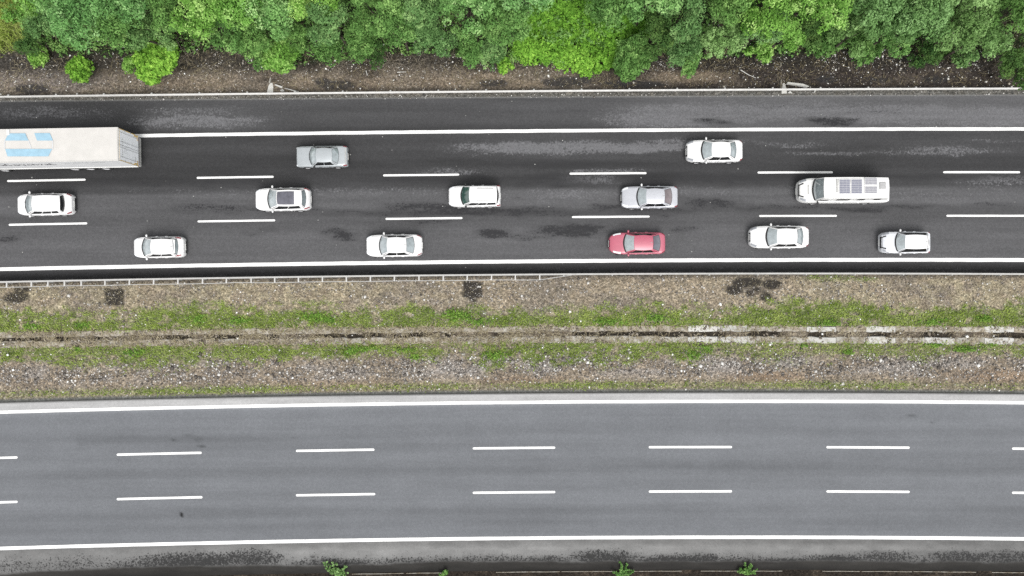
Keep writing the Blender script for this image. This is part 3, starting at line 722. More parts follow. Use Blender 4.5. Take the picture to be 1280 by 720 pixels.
stones('gravel', px, py, rng.gamma(2, .012, len(px)) + .012, rng.uniform(.2, 1, len(px)), M['stone'], 'grit along the edge of the paved shoulder', lambda a, b: a * 0 + .02, .6)

def blades(name, px, py, ht, wd, lean, tint, mat, zfun, label):
    n = len(px); a = rng.uniform(0, 6.28, n); d = np.stack([np.cos(a), np.sin(a), a * 0], -1); s = np.stack([-np.sin(a), np.cos(a), a * 0], -1)
    p = np.stack([(px - 640) / S, (360 - py) / S, zfun(px, py) - .01], -1)
    up = np.array([0, 0, 1.0])
    mid = p + d * (ht * lean * .45)[:, None] + up * (ht * .6)[:, None]; tip = p + d * (ht * lean)[:, None] + up * (ht * .85)[:, None]
    w_ = (wd / 2)[:, None] * s
    V = np.stack([p, mid - w_, tip, mid + w_], 1).reshape(-1, 3); F = np.arange(4 * n).reshape(-1, 4)
    o = link(bpy.data.objects.new(name, np_mesh(name, V, F, mat, {'tint': np.repeat(tint, 4)})))
    return tag(o, label, None, None, 'stuff')
M['grass'] = mat_leaf('grass_blades', (.09, .145, .022), (.235, .33, .065), (.44, .52, .17), .3)
M['straw'] = mat_leaf('dry_grass', (.13, .105, .065), (.31, .265, .18), (.50, .45, .34), .2)
px, py = scatter(52000, -60, 1340, lambda u: RAIL_MED(u) + 1, lambda u: GUT(u) - 3, lambda x, y: np.where((y > CH_UP(x) - .5) & (y < CH_LO(x) + .5), 0, np.clip(g_mask(x, y), 0, 1) ** 1.3))
tn = np.clip(.45 + .9 * (fbm(px / 16, py / 10, 3, 91) - .5) + rng.normal(0, .18, len(px)), 0, 1)
blades('grass', px, py, rng.uniform(.06, .22, len(px)), rng.uniform(.03, .075, len(px)), rng.uniform(.5, 1.4, len(px)), tn, M['grass'], med_z, 'green grass and low weeds in two bands beside the drain channel')
px, py = scatter(16000, -60, 1340, lambda u: RAIL_MED(u) + 3, lambda u: CH_UP(u) - 1, lambda x, y: np.clip((1 - g_mask(x, y)) * .55 * ctrl(x, [(0, 1), (300, 1), (420, .7), (560, .4), (850, .3), (1000, .6), (1200, 1), (1280, .7)]), 0, 1))
blades('dry_grass', px, py, rng.uniform(.06, .2, len(px)), rng.uniform(.012, .035, len(px)), rng.uniform(.6, 1.8, len(px)), rng.beta(1.6, 1.6, len(px)), M['straw'], med_z, 'bleached dry grass on the verge behind the guard rail')
px, py = scatter(9000, -60, 1340, lambda u: u * 0 + 20, lambda u: RAIL_TOP(u) - 3, lambda x, y: .25 + .6 * (fbm(x / 30, y / 15, 3, 95) > .52))
blades('leaf_litter', px, py, rng.uniform(.08, .25, len(px)), rng.uniform(.012, .04, len(px)), rng.uniform(1.5, 3.5, len(px)), np.clip(rng.beta(1.2, 2.2, len(px)) * ctrl(px, [(0, 1), (500, .9), (1000, .55), (1280, .5)]), 0, 1), M['straw'], bank_z, 'dry stalks and fallen leaves on the bank')
px, py = scatter(9500, -80, 62, lambda u: u * 0 - 60, lambda u: u * 0 + 72, lambda x, y: np.clip(smooth(60, 10, x) * smooth(74, 52, y + (fbm(x / 8, y / 8, 2, 3) - .5) * 18), 0, 1))
blades('tall_grass', px, py, rng.uniform(.3, .8, len(px)), rng.uniform(.03, .08, len(px)), rng.uniform(.3, 1.0, len(px)), np.clip(rng.beta(2, 2, len(px)) + .15, 0, 1), M['grass'], bank_z, 'tall yellowish grass in the open corner left of the trees')

# ------------------------------------------------------------------ vehicles
def pol(px, py, z): x, y, _ = W(px, py, z); return x, y
def patch(P, nu, nv, u0=0, u1=1, v0=0, v1=1, off=0.0):
    us = np.linspace(u0, u1, nu); vs = np.linspace(v0, v1, nv)
    A = np.array([[P(u, v) for v in vs] for u in us], float)
    if off:
        e = 1e-3
        for i, u in enumerate(us):
            for j, v in enumerate(vs):
                p = np.array(P(u, v)); du = np.array(P(u + e, v)) - np.array(P(u - e, v)); dv = np.array(P(u, v + e)) - np.array(P(u, v - e))
                n = np.cross(du, dv); n /= (np.linalg.norm(n) + 1e-12)
                A[i, j] = p + n * off
    return A
SEC = [(.80, 0), (.955, .025), (1.0, .32), (1.0, .58), (.985, .80), (.945, .94), (.84, 1.0), (.5, 1.018), (0, 1.025)]
SEC_T = np.linspace(0, 1, len(SEC))
class Car:
    def __init__(s, **k):
        s.__dict__.update(dict(W=1.82, H=1.46, cowl=.98, deck=1.02, hood=.74, yr=.64, belt=.97, nose=.60, tailr=.70, clear=.20, a=.85, b=.6, bulge=.05, tail_z=.80, wheel_r=.33)); s.__dict__.update(k)
        L = s.L
        s.zx = [0, .04, .16, .45, s.ws0 + .02, s.ws0 + .5, s.rw1 - .1, s.rw1 + .02, max(L - .22, s.rw1 + .04), L - .04, L]
        s.zz = [s.hood - .12, s.hood - .04, s.hood + .03, s.hood + .11, s.cowl, s.belt, s.deck, s.deck, s.deck - .02, s.tail_z + .06, s.tail_z - .04]
    def w(s, x):
        h = s.W / 2; f = 1.0
        if x < s.a: q = 1 - max(x, 0) / s.a; f = min(f, s.nose + (1 - s.nose) * math.sqrt(max(0, 1 - q ** 2.4)))
        if x > s.L - s.b: q = 1 - max(s.L - x, 0) / s.b; f = min(f, s.tailr + (1 - s.tailr) * math.sqrt(max(0, 1 - q ** 2.6)))
        return h * f * (1 - .025 * ((x - s.L * .5) / (s.L * .5)) ** 2)
    def zt(s, x): return float(np.interp(x, s.zx, s.zz))
    def B(s, x, t, side=1):
        """point of the body skin: x along the car, t 0 sill .. 1 centre line"""
        yf = np.interp(t, SEC_T, [p[0] for p in SEC]); f = np.interp(t, SEC_T, [p[1] for p in SEC])
        z0 = s.clear + .06 * max(0, 1 - x / .35) + .10 * max(0, 1 - (s.L - x) / .4)
        return (x, side * yf * s.w(x), z0 + (s.zt(x) - z0) * f)
    # cabin curves
    def yb(s, x): return s.w(x) * .90
    def yrr(s, u=0): return s.W / 2 * s.yr
    def ws(s, u, v):
        b = np.array((s.ws0 + .22 * u * u, u * s.yb(s.ws0 + .22), s.cowl - .02 * u * u)); t = np.array((s.rf0 + .07 * u * u, u * s.yrr(), s.H - .055 * u * u))
        p = b * (1 - v) + t * v; p[2] += .035 * math.sin(math.pi * v); p[0] -= .02 * math.sin(math.pi * v); return p
    def rw(s, u, v):
        b = np.array((s.rw1 - .16 * u * u, u * s.yb(s.rw1 - .16) * .96, s.deck - .0)); t = np.array((s.rf1 - .05 * u * u, u * s.yrr() * .97, s.H - .03 - .055 * u * u))
        p = b * (1 - v) + t * v; p[2] += .035 * math.sin(math.pi * v); return p
    def sd(s, u, v, side=1):
        xb = (s.ws0 + .22) * (1 - u) + (s.rw1 - .16) * u; xt = (s.rf0 + .07) * (1 - u) + (s.rf1 - .05) * u
        k = .97 * u + 1 - u; e = np.sin(math.pi * u)
        b = np.array((xb, s.yb(xb) * (1 - .04 * u), (s.cowl - .02) * (1 - u) + s.deck * u - .03 * e)); t = np.array((xt, s.yrr() * k + s.bulge * e, s.H - .055 - .03 * u + .008 * e))
        p = b * (1 - v) + t * v; p[1] += .03 * math.sin(math.pi * v); p[1] *= side; return p
    def rf(s, u, v):
        """roof, u -1..1 across, v 0 front 1 rear"""
        e = math.sin(math.pi * v); side = 1 if u >= 0 else -1
        xa = (s.rf0 + .07 * u * u) * (1 - v) + (s.rf1 - .05 * u * u) * v
        y = u * (s.yrr() * (1 - v + .97 * v) + s.bulge * e)
        return np.array((xa, y, s.H - .055 * abs(u) ** 2.2 - .03 * v + .02 * e * (1 - u * u) + .008 * e * u * u))

def wheel(parent, x, y, r, wd, name='wheel', big=False):
    o = empty(name, (0, 0, 0)); o.parent = parent; o.location = (x, y, r)
    s = 1 if y > 0 else -1
    MB().lathe([(r * .62, -wd / 2), (r * .92, -wd / 2), (r, -wd * .36), (r, wd * .36), (r * .92, wd / 2), (r * .62, wd / 2)], (0, 0, 0), 20).build('tyre', M['tyre'], o, True)
    m = MB().lathe([(.02, s * wd * .34), (r * .25, s * wd * .38), (r * .3, s * wd * .22), (r * .55, s * wd * .30), (r * .63, s * wd * .46)], (0, 0, 0), 20)
    m.build('rim', M['rim'], o, True)
    return o

def build_car(c, name, label, cat, px_c, body_mat, opts=None, group='cars on the busy carriageway'):
    o_ = opts or {}
    root = empty(name); tag(root, label, cat, group)
    L = c.L; mb = MB()
    xs = [0, .02, .06, .12, .2, .32, .48, .66, .85] + list(np.linspace(1.1, L - .9, 12)) + [L - .66, L - .46, L - .32, L - .2, L - .1, L - .04, L]
    ts = np.linspace(0, 1, 25)
    P = np.array([[c.B(x, t, 1) for t in ts] + [c.B(x, t, -1) for t in ts[::-1][1:]] for x in xs])
    mb.grid(P, flip=True)
    n = len(ts)
    for idx, fl in ((0, True), (-1, False)):
        row = P[idx]; A = np.array([[row[j], row[-1 - j]] for j in range(n)]); mb.grid(A, flip=fl)
    A = np.array([[P[i][0], P[i][-1]] for i in range(len(xs))]); mb.grid(A)
    # cabin shell: pillars and screens surround
    mb.grid(patch(c.ws, 9, 6, -1, 1, 0, 1), flip=True); mb.grid(patch(c.rw, 9, 6, -1, 1, 0, 1))
    for s_ in (1, -1): mb.grid(patch(lambda u, v: c.sd(u, v, s_), 11, 6), flip=(s_ == -1))
    body = mb.build('body', body_mat, root, True)
    MB().grid(patch(c.rf, 13, 11, -1, 1, 0, 1), flip=False).build('roof', o_.get('roof_mat', body_mat), root, True)
    G = o_.get('glass', M['glass'])
    # openings: glass sits 12 mm proud of the shell, gasket below
    MB().grid(patch(c.ws, 11, 3, -.95, .95, -.03, .22, -.010), flip=True).build('cowl', M['black'], root, True)
    wsn = MB().grid(patch(c.ws, 11, 7, -.90, .90, .165, .97, -.016), flip=True).build('windscreen', G, root, True)
    for yy in (-.42, .18):
        a, b = c.ws(yy, .07), c.ws(yy + .42, .16); MB().bar(a + np.array((-.03, 0, .03)), b + np.array((-.03, 0, .03)), .012, n=4).build('wiper', M['black'], wsn)
    if not o_.get('no_rear'):
        MB().grid(patch(c.rw, 9, 5, -.90, .90, .04, .97, .008), flip=False).build('rear_gasket', M['black'], root, True)
        MB().grid(patch(c.rw, 9, 5, -.85, .85, .09, .95, .014), flip=False).build('rear_window', o_.get('rear_glass', M['glass_rear']), root, True)
    wins = o_.get('wins', [(.07, .475), (.50, .90)])
    for s_ in (1, -1):
        f = lambda u, v: c.sd(u, v, s_)
        for a, b in wins:
            MB().grid(patch(f, 7, 4, a, b, o_.get('wv0', .08), o_.get('wv1', .95), -.012 * s_), flip=(s_ == -1)).build('side_window', M['glass_dark'], root, True)
        # mirror
        mx = c.ws0 + .42; my = s_ * (c.w(mx) + .07)
        m = MB(); m.ell((mx + .02, my, c.belt + .06), (.085, .125, .085)); m.bar((mx + .06, s_ * c.yb(mx), c.belt), (mx + .03, my, c.belt + .05), .035, .03, 6)
        m.build('wing_mirror', o_.get('mirror_mat', body_mat), root, True)
        # lamps, handles, arches
        g_ = lambda u, v: c.B(u, v, s_)
        fl = s_ == -1
        hx0, hx1, ht0, ht1 = o_.get('head', (.07, .50, .60, .78))
        MB().grid(patch(g_, 6, 4, hx0, hx1, ht0, ht1, -.012 * s_), flip=not fl).build('headlight', o_.get('lamp', M['lamp_dim']), root, True)
        tx0, tx1, tt0, tt1 = o_.get('tail', (L - .30, L - .03, .56, .72))
        MB().grid(patch(g_, 6, 4, tx0, tx1, tt0, tt1, -.012 * s_), flip=not fl).build('tail_light', M['tail'], root, True)
        for hx in (.47, .66):
            x = L * hx; p = c.B(x, .50, s_); MB().box((x, p[1] + s_ * .012, p[2] - .02), (.2, .05, .035), ch=.01).build('door_handle', o_.get('handle_mat', body_mat), root)
        for wx in (c.wx0, c.wx1):
            r = c.wheel_r + .055; mbx = MB(); ang = np.linspace(-.15, math.pi + .15, 13); yo = s_ * (c.w(wx) + .006)
            A = np.array([[(wx + q * math.cos(t), yo - s_ * .05 * (1 - math.sin(max(0, min(math.pi, t)))) * 0, c.wheel_r + q * math.sin(t)) for q in (c.wheel_r * .5, r)] for t in ang])
            mbx.grid(A, flip=fl).build('wheel_arch', M['black'], root)
            wheel(root, wx, s_ * (c.w(wx) - .085), c.wheel_r, .215)
        # sill and door shut lines as recessed dark strips
        sx = o_.get('seams', (c.ws0 + .35, L * .56, L * .78))
        ms = MB()
        for x in sx: ms.grid(patch(g_, 2, 6, x, x + .014, .18, .62, -.004 * s_), flip=not fl)
        ms.build('door_seam', M['black'], root)
        MB().grid(patch(g_, 10, 2, .9, L - .9, .03, .16, -.01 * s_), flip=not fl).build('sill', M['black'] if o_.get('dark_sill') else body_mat, root, True)
    # bonnet seam, grille, plates
    g2 = lambda u, v: c.B(u, .755 if abs(v) > 1 else 1 - abs(v) * .245, 1 if v >= 0 else -1)
    ms = MB()
    for s_ in (1, -1): ms.grid(patch(lambda u, v: c.B(u, v, s_), 8, 2, .3, c.ws0 + .1, .742, .752, -.004 * s_), flip=s_ == 1)
    ms.build('bonnet_seam', M['black'], root)
    gx = o_.get('grille', .10)
    gm2 = MB().grid(np.array([[(x_, y_, z_) for x_, z_ in ((-.012, c.hood - .32), (-.012, c.hood - .14), (gx * .4, c.hood - .03))] for y_ in np.linspace(-c.w(0) * .8, c.w(0) * .8, 5)]), flip=True)
    gm2.build('grille', M['black'], root)
    MB().box((L + .012, 0, .52), (.02, .52, .11)).build('number_plate', M['plate'], root)
    MB().box((-.024, 0, .42), (.02, .52, .11)).build('number_plate', M['plate'], root)
    MB().box((L - .01, 0, .38), (.06, c.W * .6, .14)).build('bumper_insert', M['black'], root)
    if o_.get('fin', True):
        p = c.rf(0, .93); MB().add([(p[0] - .1, -.02, p[2] - .005), (p[0] + .07, -.03, p[2] - .005), (p[0] + .07, .03, p[2] - .005), (p[0] - .1, .02, p[2] - .005), (p[0] + .06, 0, p[2] + .07)], [(0, 1, 4), (1, 2, 4), (2, 3, 4), (3, 0, 4)]).build('antenna', o_.get('fin_mat', M['steel_dull']), root)
    if 'pano' in o_:
        MB().grid(patch(c.rf, 9, 7, -.80, .80, *o_['pano'], -.012), flip=False).build('sunroof', M['glass_roof'], root, True)
    if 'rails' in o_:
        uu, v0, v1, mt = o_['rails']
        for s_ in (1, -1):
            m = MB(); pts = [c.rf(s_ * uu, v) + np.array((0, 0, .045)) for v in np.linspace(v0, v1, 6)]
            for a, b in zip(pts, pts[1:]): m.bar(a, b, .018, n=5)
            for q in (pts[0], pts[-1], pts[3]): m.bar(q, q - np.array((0, 0, .06)), .02, n=5)
            m.build('roof_rail', mt, root)
    if o_.get('spoiler'):
        MB().grid(np.array([[(c.rf1 - .1 + k * .24, y, c.H - .055 - .03 * (abs(y) / c.yrr()) ** 2 - k * .05) for k in (0, .5, 1)] for y in np.linspace(-c.yrr() * .93, c.yrr() * .93, 9)]), flip=True).build('spoiler', o_.get('roof_mat', body_mat), root, True)
    if o_.get('front_trim'):
        m = MB()
        for s_ in (1, -1): m.grid(patch(lambda u, v: c.B(u, v, s_), 6, 2, .015, .30, .81, .86, -.010 * s_), flip=s_ == 1)
        m.build('front_trim', M['black'], root, True)
    if o_.get('boot_line'):
        y = c.w(L - .2) * .82
        MB().grid(np.array([[(L - .15, yy, c.zt(L - .15) + .012 + .02 * (1 - (yy / y) ** 2)), (L - .09, yy, c.zt(L - .09) + .012 + .02 * (1 - (yy / y) ** 2))] for yy in np.linspace(-y, y, 7)]), flip=True).build('tail_trim', o_['boot_line'], root)
    return root

def place(root, fx, cy, z=.6):
    X, Y = pol(fx, cy, z)
    slope = -np.polyval(np.polyder(np.polyfit([0, 320, 640, 960, 1280], [DASH_U2(q) for q in (0, 320, 640, 960, 1280)], 2)), fx + 30)
    root.location = (X, Y, .003); root.rotation_euler = (0, 0, math.atan(slope))

def dims(front, ws0, rf0, rf1, rw1, tail, H, cowl=.97, deck=1.0, frontz=.6, tailz=.75):
    """plan measurements of one car to metres from its nose"""
    f = lambda p, z: (p - 640) / S * (1 - z / ALT)
    x0 = f(front, frontz)
    d = dict(L=f(tail, tailz) - x0, ws0=f(ws0, cowl) - x0, rf0=f(rf0, H) - x0, rf1=f(rf1, H) - x0, rw1=f(rw1, deck) - x0, H=H, cowl=cowl, deck=deck)
    d['rw1'] = min(d['rw1'], d['L'] - .06); d['wx0'] = d['L'] * .195; d['wx1'] = d['L'] * .79
    return d

# 1 white people carrier under the lorry
c = Car(**dims(22.5, 31.2, 39.3, 74.5, 81.2, 90.5, 1.52, deck=1.02), W=1.80, yr=.69, nose=.5, a=1.05)
r = build_car(c, 'passenger_car', 'white people carrier with dark rear window in the middle lane, just below the lorry trailer', 'car', None, M['white'], {'rear_glass': M['glass_dark'], 'fin': False, 'lamp': M['lamp'], 'wins': [(.06, .36), (.39, .66), (.69, .9)]}); place(r, 22.5, 256.5)
# 2 white hatchback
c = Car(**dims(167.8, 177.1, 188, 215.6, 223.2, 230.2, 1.50, deck=1.0), W=1.76, yr=.67, nose=.52, a=1.0, tailr=.62, b=.5)
r = build_car(c, 'passenger_car', 'small white hatchback with red corner lamps, leftmost car in the lane beside the verge', 'car', None, M['white'], {'tail': (L_ := c.L - .62, c.L - .16, .66, .77), 'lamp': M['lamp'], 'spoiler': True}); place(r, 167.8, 309.7)
# 3 white suv with glass roof
c = Car(**dims(320.2, 334, 345.3, 377, 383, 388, 1.62, cowl=1.05, deck=1.08), W=1.88, yr=.67, nose=.55, hood=.85, belt=1.02, wheel_r=.36, a=1.0, tailr=.66)
r = build_car(c, 'passenger_car', 'white estate car with dark glass panoramic roof and roof rails in the middle lane', 'car', None, M['white'], {'pano': (.02, .70), 'rails': (.95, .1, .95, M['plate']), 'fin': False, 'tail': (c.L - .42, c.L - .05, .62, .74), 'rear_glass': M['glass_rear'], 'lamp': M['lamp']}); place(r, 320.2, 250)
# 4 old blue grey sedan
c = Car(**dims(371, 386.2, 394.5, 414.7, 424, 434.2, 1.40, cowl=.93, deck=.97), W=1.74, yr=.62, nose=.86, tailr=.88, a=.45, b=.35, hood=.78)
r = build_car(c, 'passenger_car', 'pale blue grey boxy old sedan with dark lower sides, alone in the slow lane', 'car', None, M['bluegrey'], {'dark_sill': True, 'handle_mat': M['black'], 'fin': False, 'lamp': M['lamp'], 'boot_line': M['steel_dull'], 'mirror_mat': M['black'], 'head': (.02, .14, .6, .74)}); place(r, 371, 196.5)
# 5 white sedan
c = Car(**dims(458, 473.5, 483.7, 507.6, 518.7, 527.7, 1.44), W=1.84, yr=.64, nose=.55, a=.95, tailr=.62, b=.7)
r = build_car(c, 'passenger_car', 'white sedan with pale blue rear window beside the verge, left of the red car', 'car', None, M['white'], {'tail': (c.L - .38, c.L - .05, .6, .72), 'lamp': M['lamp']}); place(r, 458, 307.5)
# 6 white box car
c = Car(**dims(561, 575.5, 586.5, 621.2, 623.6, 625.6, 1.82, cowl=1.08, deck=1.12), W=1.76, yr=.755, nose=.62, hood=.88, belt=1.05, tailr=.93, b=.25, a=.9, bulge=.02)
r = build_car(c, 'passenger_car', 'boxy white van like car with green tinted windscreen and two thin roof rails', 'car', None, M['white'], {'glass': M['glass_green'], 'rails': (.72, .28, .86, M['steel_dull']), 'wins': [(.05, .34), (.37, .64), (.67, .96)], 'wv0': .03, 'wv1': .96, 'rear_glass': M['glass_dark'], 'fin': False, 'lamp': M['lamp'], 'mirror_mat': M['black']}); place(r, 561, 246)
# 7 silver sedan
c = Car(**dims(776.8, 795.2, 807.9, 831, 840.6, 847, 1.43), W=1.82, yr=.64, nose=.62, a=.8, tailr=.72, b=.5)
r = build_car(c, 'passenger_car', 'silver sedan with brownish rear window in the middle lane, above the red car', 'car', None, M['silver'], {'rear_glass': M['glass_rose'], 'lamp': M['lamp'], 'mirror_mat': M['white']}); place(r, 776.8, 247)
# 8 red sedan
c = Car(**dims(761.3, 778.5, 792.9, 816.5, 826, 831.4, 1.45), W=1.80, yr=.64, nose=.42, a=1.15, tailr=.62, b=.6)
r = build_car(c, 'passenger_car', 'red sedan with large white headlights, the only red car on the road', 'car', None, M['red'], {'lamp': M['lamp'], 'head': (.30, .92, .60, .76), 'rear_glass': M['glass_roof']}); place(r, 761.3, 304.5)
# 9 white sedan top right
c = Car(**dims(858, 875.7, 890, 913.5, 920.7, 928, 1.44), W=1.82, yr=.64, nose=.62, a=.8, tailr=.64, b=.6)
r = build_car(c, 'passenger_car', 'white sedan alone in the slow lane near the top edge line', 'car', None, M['white'], {'rear_glass': M['glass_rear'], 'fin': False}); place(r, 858, 189.3)
# 10 white sedan lower right
c = Car(**dims(936.8, 956.6, 971.5, 997, 1004.3, 1010.8, 1.45), W=1.86, yr=.64, nose=.52, a=.95, tailr=.55, b=.85)
r = build_car(c, 'passenger_car', 'white sedan with rounded tail beside the verge, below the camper van', 'car', None, M['white'], {'fin': False, 'front_trim': False}); place(r, 936.8, 296.5)
# 11 pale suv
c = Car(**dims(1100.2, 1118, 1131.5, 1160.2, 1161.7, 1162.4, 1.62, cowl=1.02, deck=1.06), W=1.80, yr=.60, nose=.66, a=.7, tailr=.75, b=.4, hood=.88, belt=1.03, wheel_r=.36)
r = build_car(c, 'passenger_car', 'pearl white crossover with black window bands, last car on the right beside the verge', 'car', None, M['pearl'], {'roof_mat': M['white'], 'wins': [(.04, .46), (.47, .97)], 'wv0': .02, 'wv1': .97, 'front_trim': True, 'rear_glass': M['glass_dark'], 'mirror_mat': M['white'], 'spoiler': True}); place(r, 1100.2, 303.3)

# 12 camper van
H_ = 2.55
c = Car(**dims(996.2, 1014.8, 1030, 1112, 1113.2, 1113.6, H_, cowl=1.30, deck=1.30, tailz=1.5), W=2.04, yr=.81, nose=.60, a=1.0, tailr=.9, b=.35, hood=1.10, belt=1.30, wheel_r=.36, clear=.3, bulge=.03, tail_z=1.25)
root = build_car(c, 'camper_van', 'long white camper van with solar panels on its roof', 'camper van', None, M['white_van'], {'wins': [(.02, .14)], 'wv0': .08, 'wv1': .55, 'fin': False, 'no_rear': True, 'front_trim': True, 'mirror_mat': M['black'], 'seams': (1.9, 2.9), 'tail': (c.L - .08, c.L - .02, .4, .6)}, group=None)
place(root, 996.2, 239.0)
van_inv = Matrix.LocRotScale(root.location, root.rotation_euler, None).inverted()
def van_at(px, py, z): return van_inv @ Vector(W(px, py, z))
M['cell_blue'] = simple('solar_cells_blue', (.165, .17, .215), .3, .6, .08)
M['cell_grey'] = simple('solar_cells_grey', (.24, .24, .265), .35, .6, .08)
for (x0, x1, y0, y1, mt, ny) in ((1049, 1063, 223.8, 242.4, 'cell_blue', 8), (1063.9, 1078, 223.8, 242.4, 'cell_blue', 8), (1081, 1096.8, 222, 231.2, 'cell_grey', 4), (1081, 1096.8, 232.6, 242, 'cell_grey', 4)):
    a, b = van_at(x0, y1, H_ + .06), van_at(x1, y0, H_ + .06); cx, cy = (a.x + b.x) / 2, (a.y + b.y) / 2; dx, dy = b.x - a.x, b.y - a.y
    sp = MB().box((cx, cy, H_ + .025), (dx, dy, .05)).build('solar_panel', M['chrome'], root)
    nx = 3
    for i in range(nx):
        for j in range(ny):
            w_, h_ = (dx - .06) / nx, (dy - .06) / ny
            MB().box((cx - dx / 2 + .03 + w_ * (i + .5), cy - dy / 2 + .03 + h_ * (j + .5), H_ + .053), (w_ - .012, h_ - .022, .008)).build('solar_cell', M[mt], sp)
a, b = van_at(1099.4, 236.2, H_), van_at(1107, 228.2, H_)
h = MB().box(((a.x + b.x) / 2, (a.y + b.y) / 2, H_ + .03), (b.x - a.x, b.y - a.y, .09), ch=.02).build('roof_hatch', simple('grey_plastic', (.33, .33, .33), .6), root)
a, b = van_at(1045.4, 240.5, H_), van_at(1047, 224, H_)
MB().box(((a.x + b.x) / 2, (a.y + b.y) / 2, H_ + .02), (.10, b.y - a.y, .06)).build('roof_bar', M['steel_dull'], root)
for x0, x1 in ((1045.7, 1060.5), (1071.4, 1079.2), (1091.7, 1099.3)):
    xa, xb = van_at(x0, 245, 1.9).x, van_at(x1, 245, 1.9).x
    for s_ in (-1, 1):
        def f(u, v): 
            t = ((c.ws0 + .22) * (1 - v) + (c.rf0 + .07) * v, (c.rw1 - .16) * (1 - v) + (c.rf1 - .05) * v)
            return c.sd((u - t[0]) / (t[1] - t[0]), v, s_)
        wf = MB().grid(patch(f, 4, 3, xa - .05, xb + .05, .36, .78, -.010 * s_), flip=s_ == -1).build('window_frame', M['black'], root)
        MB().grid(patch(f, 4, 3, xa, xb, .40, .74, -.018 * s_), flip=s_ == -1).build('pane', M['glass_dark'], wf)
f_ = [(c.ws0 - .32, -.35), (c.ws0 - .24, -.35), (c.ws0 - .24, .42), (c.ws0 - .32, .42)]
MB().prism(f_, c.zt(c.ws0 - .28) - .02, c.zt(c.ws0 - .28) + .035).build('bonnet_vent', M['steel_dull'], root)

# 13 articulated lorry
M['trailer'] = simple('trailer_tarpaulin', (.475, .462, .44), .7, .2, .06, 1.4)
M['trailer_side'] = simple('trailer_side_sheet', (.50, .505, .51), .6, .3, .08, 1.2)
M['door'] = simple('trailer_door', (.74, .76, .79), .5, .3, .06, 1.5)  # albedo raised to make up for weak light on the rear face
M['blue'] = simple('print_pale_blue', (.245, .385, .475), .6, .3, .12, 2.2)
M['print'] = simple('print_dark_grey', (.10, .10, .11), .6, .3)
M['amber'] = simple('amber_reflector_tape', (.55, .38, .12), .5, .4)
M['outline'] = simple('print_light_grey', (.47, .48, .49), .6, .3)
trk = empty('articulated_lorry'); tag(trk, 'long white box lorry with pale blue emblem on its roof, driving off on the left', 'lorry')
xr, yr1 = pol(147, 159.3, 4.0); _, yr2 = pol(147, 200.2, 4.0)
trk.location = (xr, (yr1 + yr2) / 2, .003); trk.rotation_euler = (0, 0, math.radians(1.0))
TL, TW = 13.6, abs(yr1 - yr2); hw = TW / 2
MB().box((-TL / 2, 0, 2.515), (TL, TW - .02, 2.93)).build('trailer_body', M['trailer_side'], trk)
# roof sheet with faint bows
us = np.linspace(-TL + .02, -.03, 60); P = []
for x in us:
    bw = .02 * abs(math.sin(x * math.pi / .62)); P.append([(x, y, 3.985 + .03 * (1 - (y / hw) ** 2) - bw * (1 - (y / hw) ** 4)) for y in np.linspace(-hw + .04, hw - .04, 9)])
roofp = MB().grid(np.array(P)).build('trailer_roof', M['trailer'], trk, True)
for y in (-hw, hw): MB().box((-TL / 2, y, 3.94), (TL, .06, .12), ch=.015).build('roof_edge', M['trailer'], trk)
MB().box((-.0, 0, 3.94), (.06, TW + .05, .12), ch=.015).build('roof_edge', M['trailer'], trk)
for y in (-hw, hw): MB().box((-TL / 2, y, 1.12), (TL, .05, .16)).build('side_rail', M['plate'], trk)
inv = Matrix.LocRotScale(trk.location, trk.rotation_euler, None).inverted()
def roof_pt(zx, zy):                       # emblem drawing measured on the sheet (1/16 plan unit)
    p = inv @ Vector(W(zx / 16.0, 155 + zy / 16.0, 4.0)); return (p.x, p.y)
def flat(name, pts, mat, z=4.022, t=.006):
    MB().prism([roof_pt(*p) for p in pts], z, z + t).build(name, mat, trk)
flat('emblem', [(205, 188), (510, 188), (575, 332), (105, 332), (150, 240)], M['blue'])
flat('emblem', [(690, 184), (1000, 184), (1060, 320), (1055, 332), (745, 332)], M['blue'])
flat('emblem', [(108, 500), (1048, 500), (970, 648), (155, 648)], M['blue'])
flat('emblem', [(88, 332), (106, 332), (106, 505), (92, 505)], M['outline']); flat('emblem', [(1046, 332), (1066, 320), (1066, 505), (1046, 505)], M['outline'])
flat('emblem', [(560, 332), (582, 332), (640, 490), (622, 490)], M['outline'])
MB().box((*[(roof_pt(172, 170)[0]), roof_pt(172, 170)[1]], 4.05), (.2, .42, .03)).build('roof_patch', M['white_van'], trk)
# lettering on the side facing the median: a long word and a shorter line, unreadably small in the picture
def stroke(mb, pts, z0, sc, x0, th):
    for (a, b), (c_, d) in zip(pts, pts[1:]):
        p, q = Vector((x0 + a * sc, z0 + b * sc)), Vector((x0 + c_ * sc, z0 + d * sc)); n = (q - p).normalized(); m_ = Vector((-n.y, n.x)) * th / 2
        y0 = -hw - .012
        mb.add([(p.x - m_.x, y0, p.y - m_.y), (q.x - m_.x, y0, q.y - m_.y), (q.x + m_.x, y0, q.y + m_.y), (p.x + m_.x, y0, p.y + m_.y)], [(0, 1, 2, 3)])
GL = [[(0, 0), (.5, 0), (.6, .4), (.3, .6), (0, .4), (0, 0)], [(0, .6), (.1, 0), (.3, .5), (.5, 0), (.6, .6)], [(0, 0), (0, .6), (.4, .6), (.5, .3), (.5, 0)], [(0, .6), (.3, .1), (.6, .6), (.3, -.3)], [(0, 1.0), (.1, 0), (.5, .2)], [(.1, 0), (.5, .6), (0, .6)], [(0, 0), (.25, .6), (.5, 0), (.1, .25), (.4, .25)]]
lw = MB(); xq = inv @ Vector(W(0, 205, 2.9)); x_ = xq.x
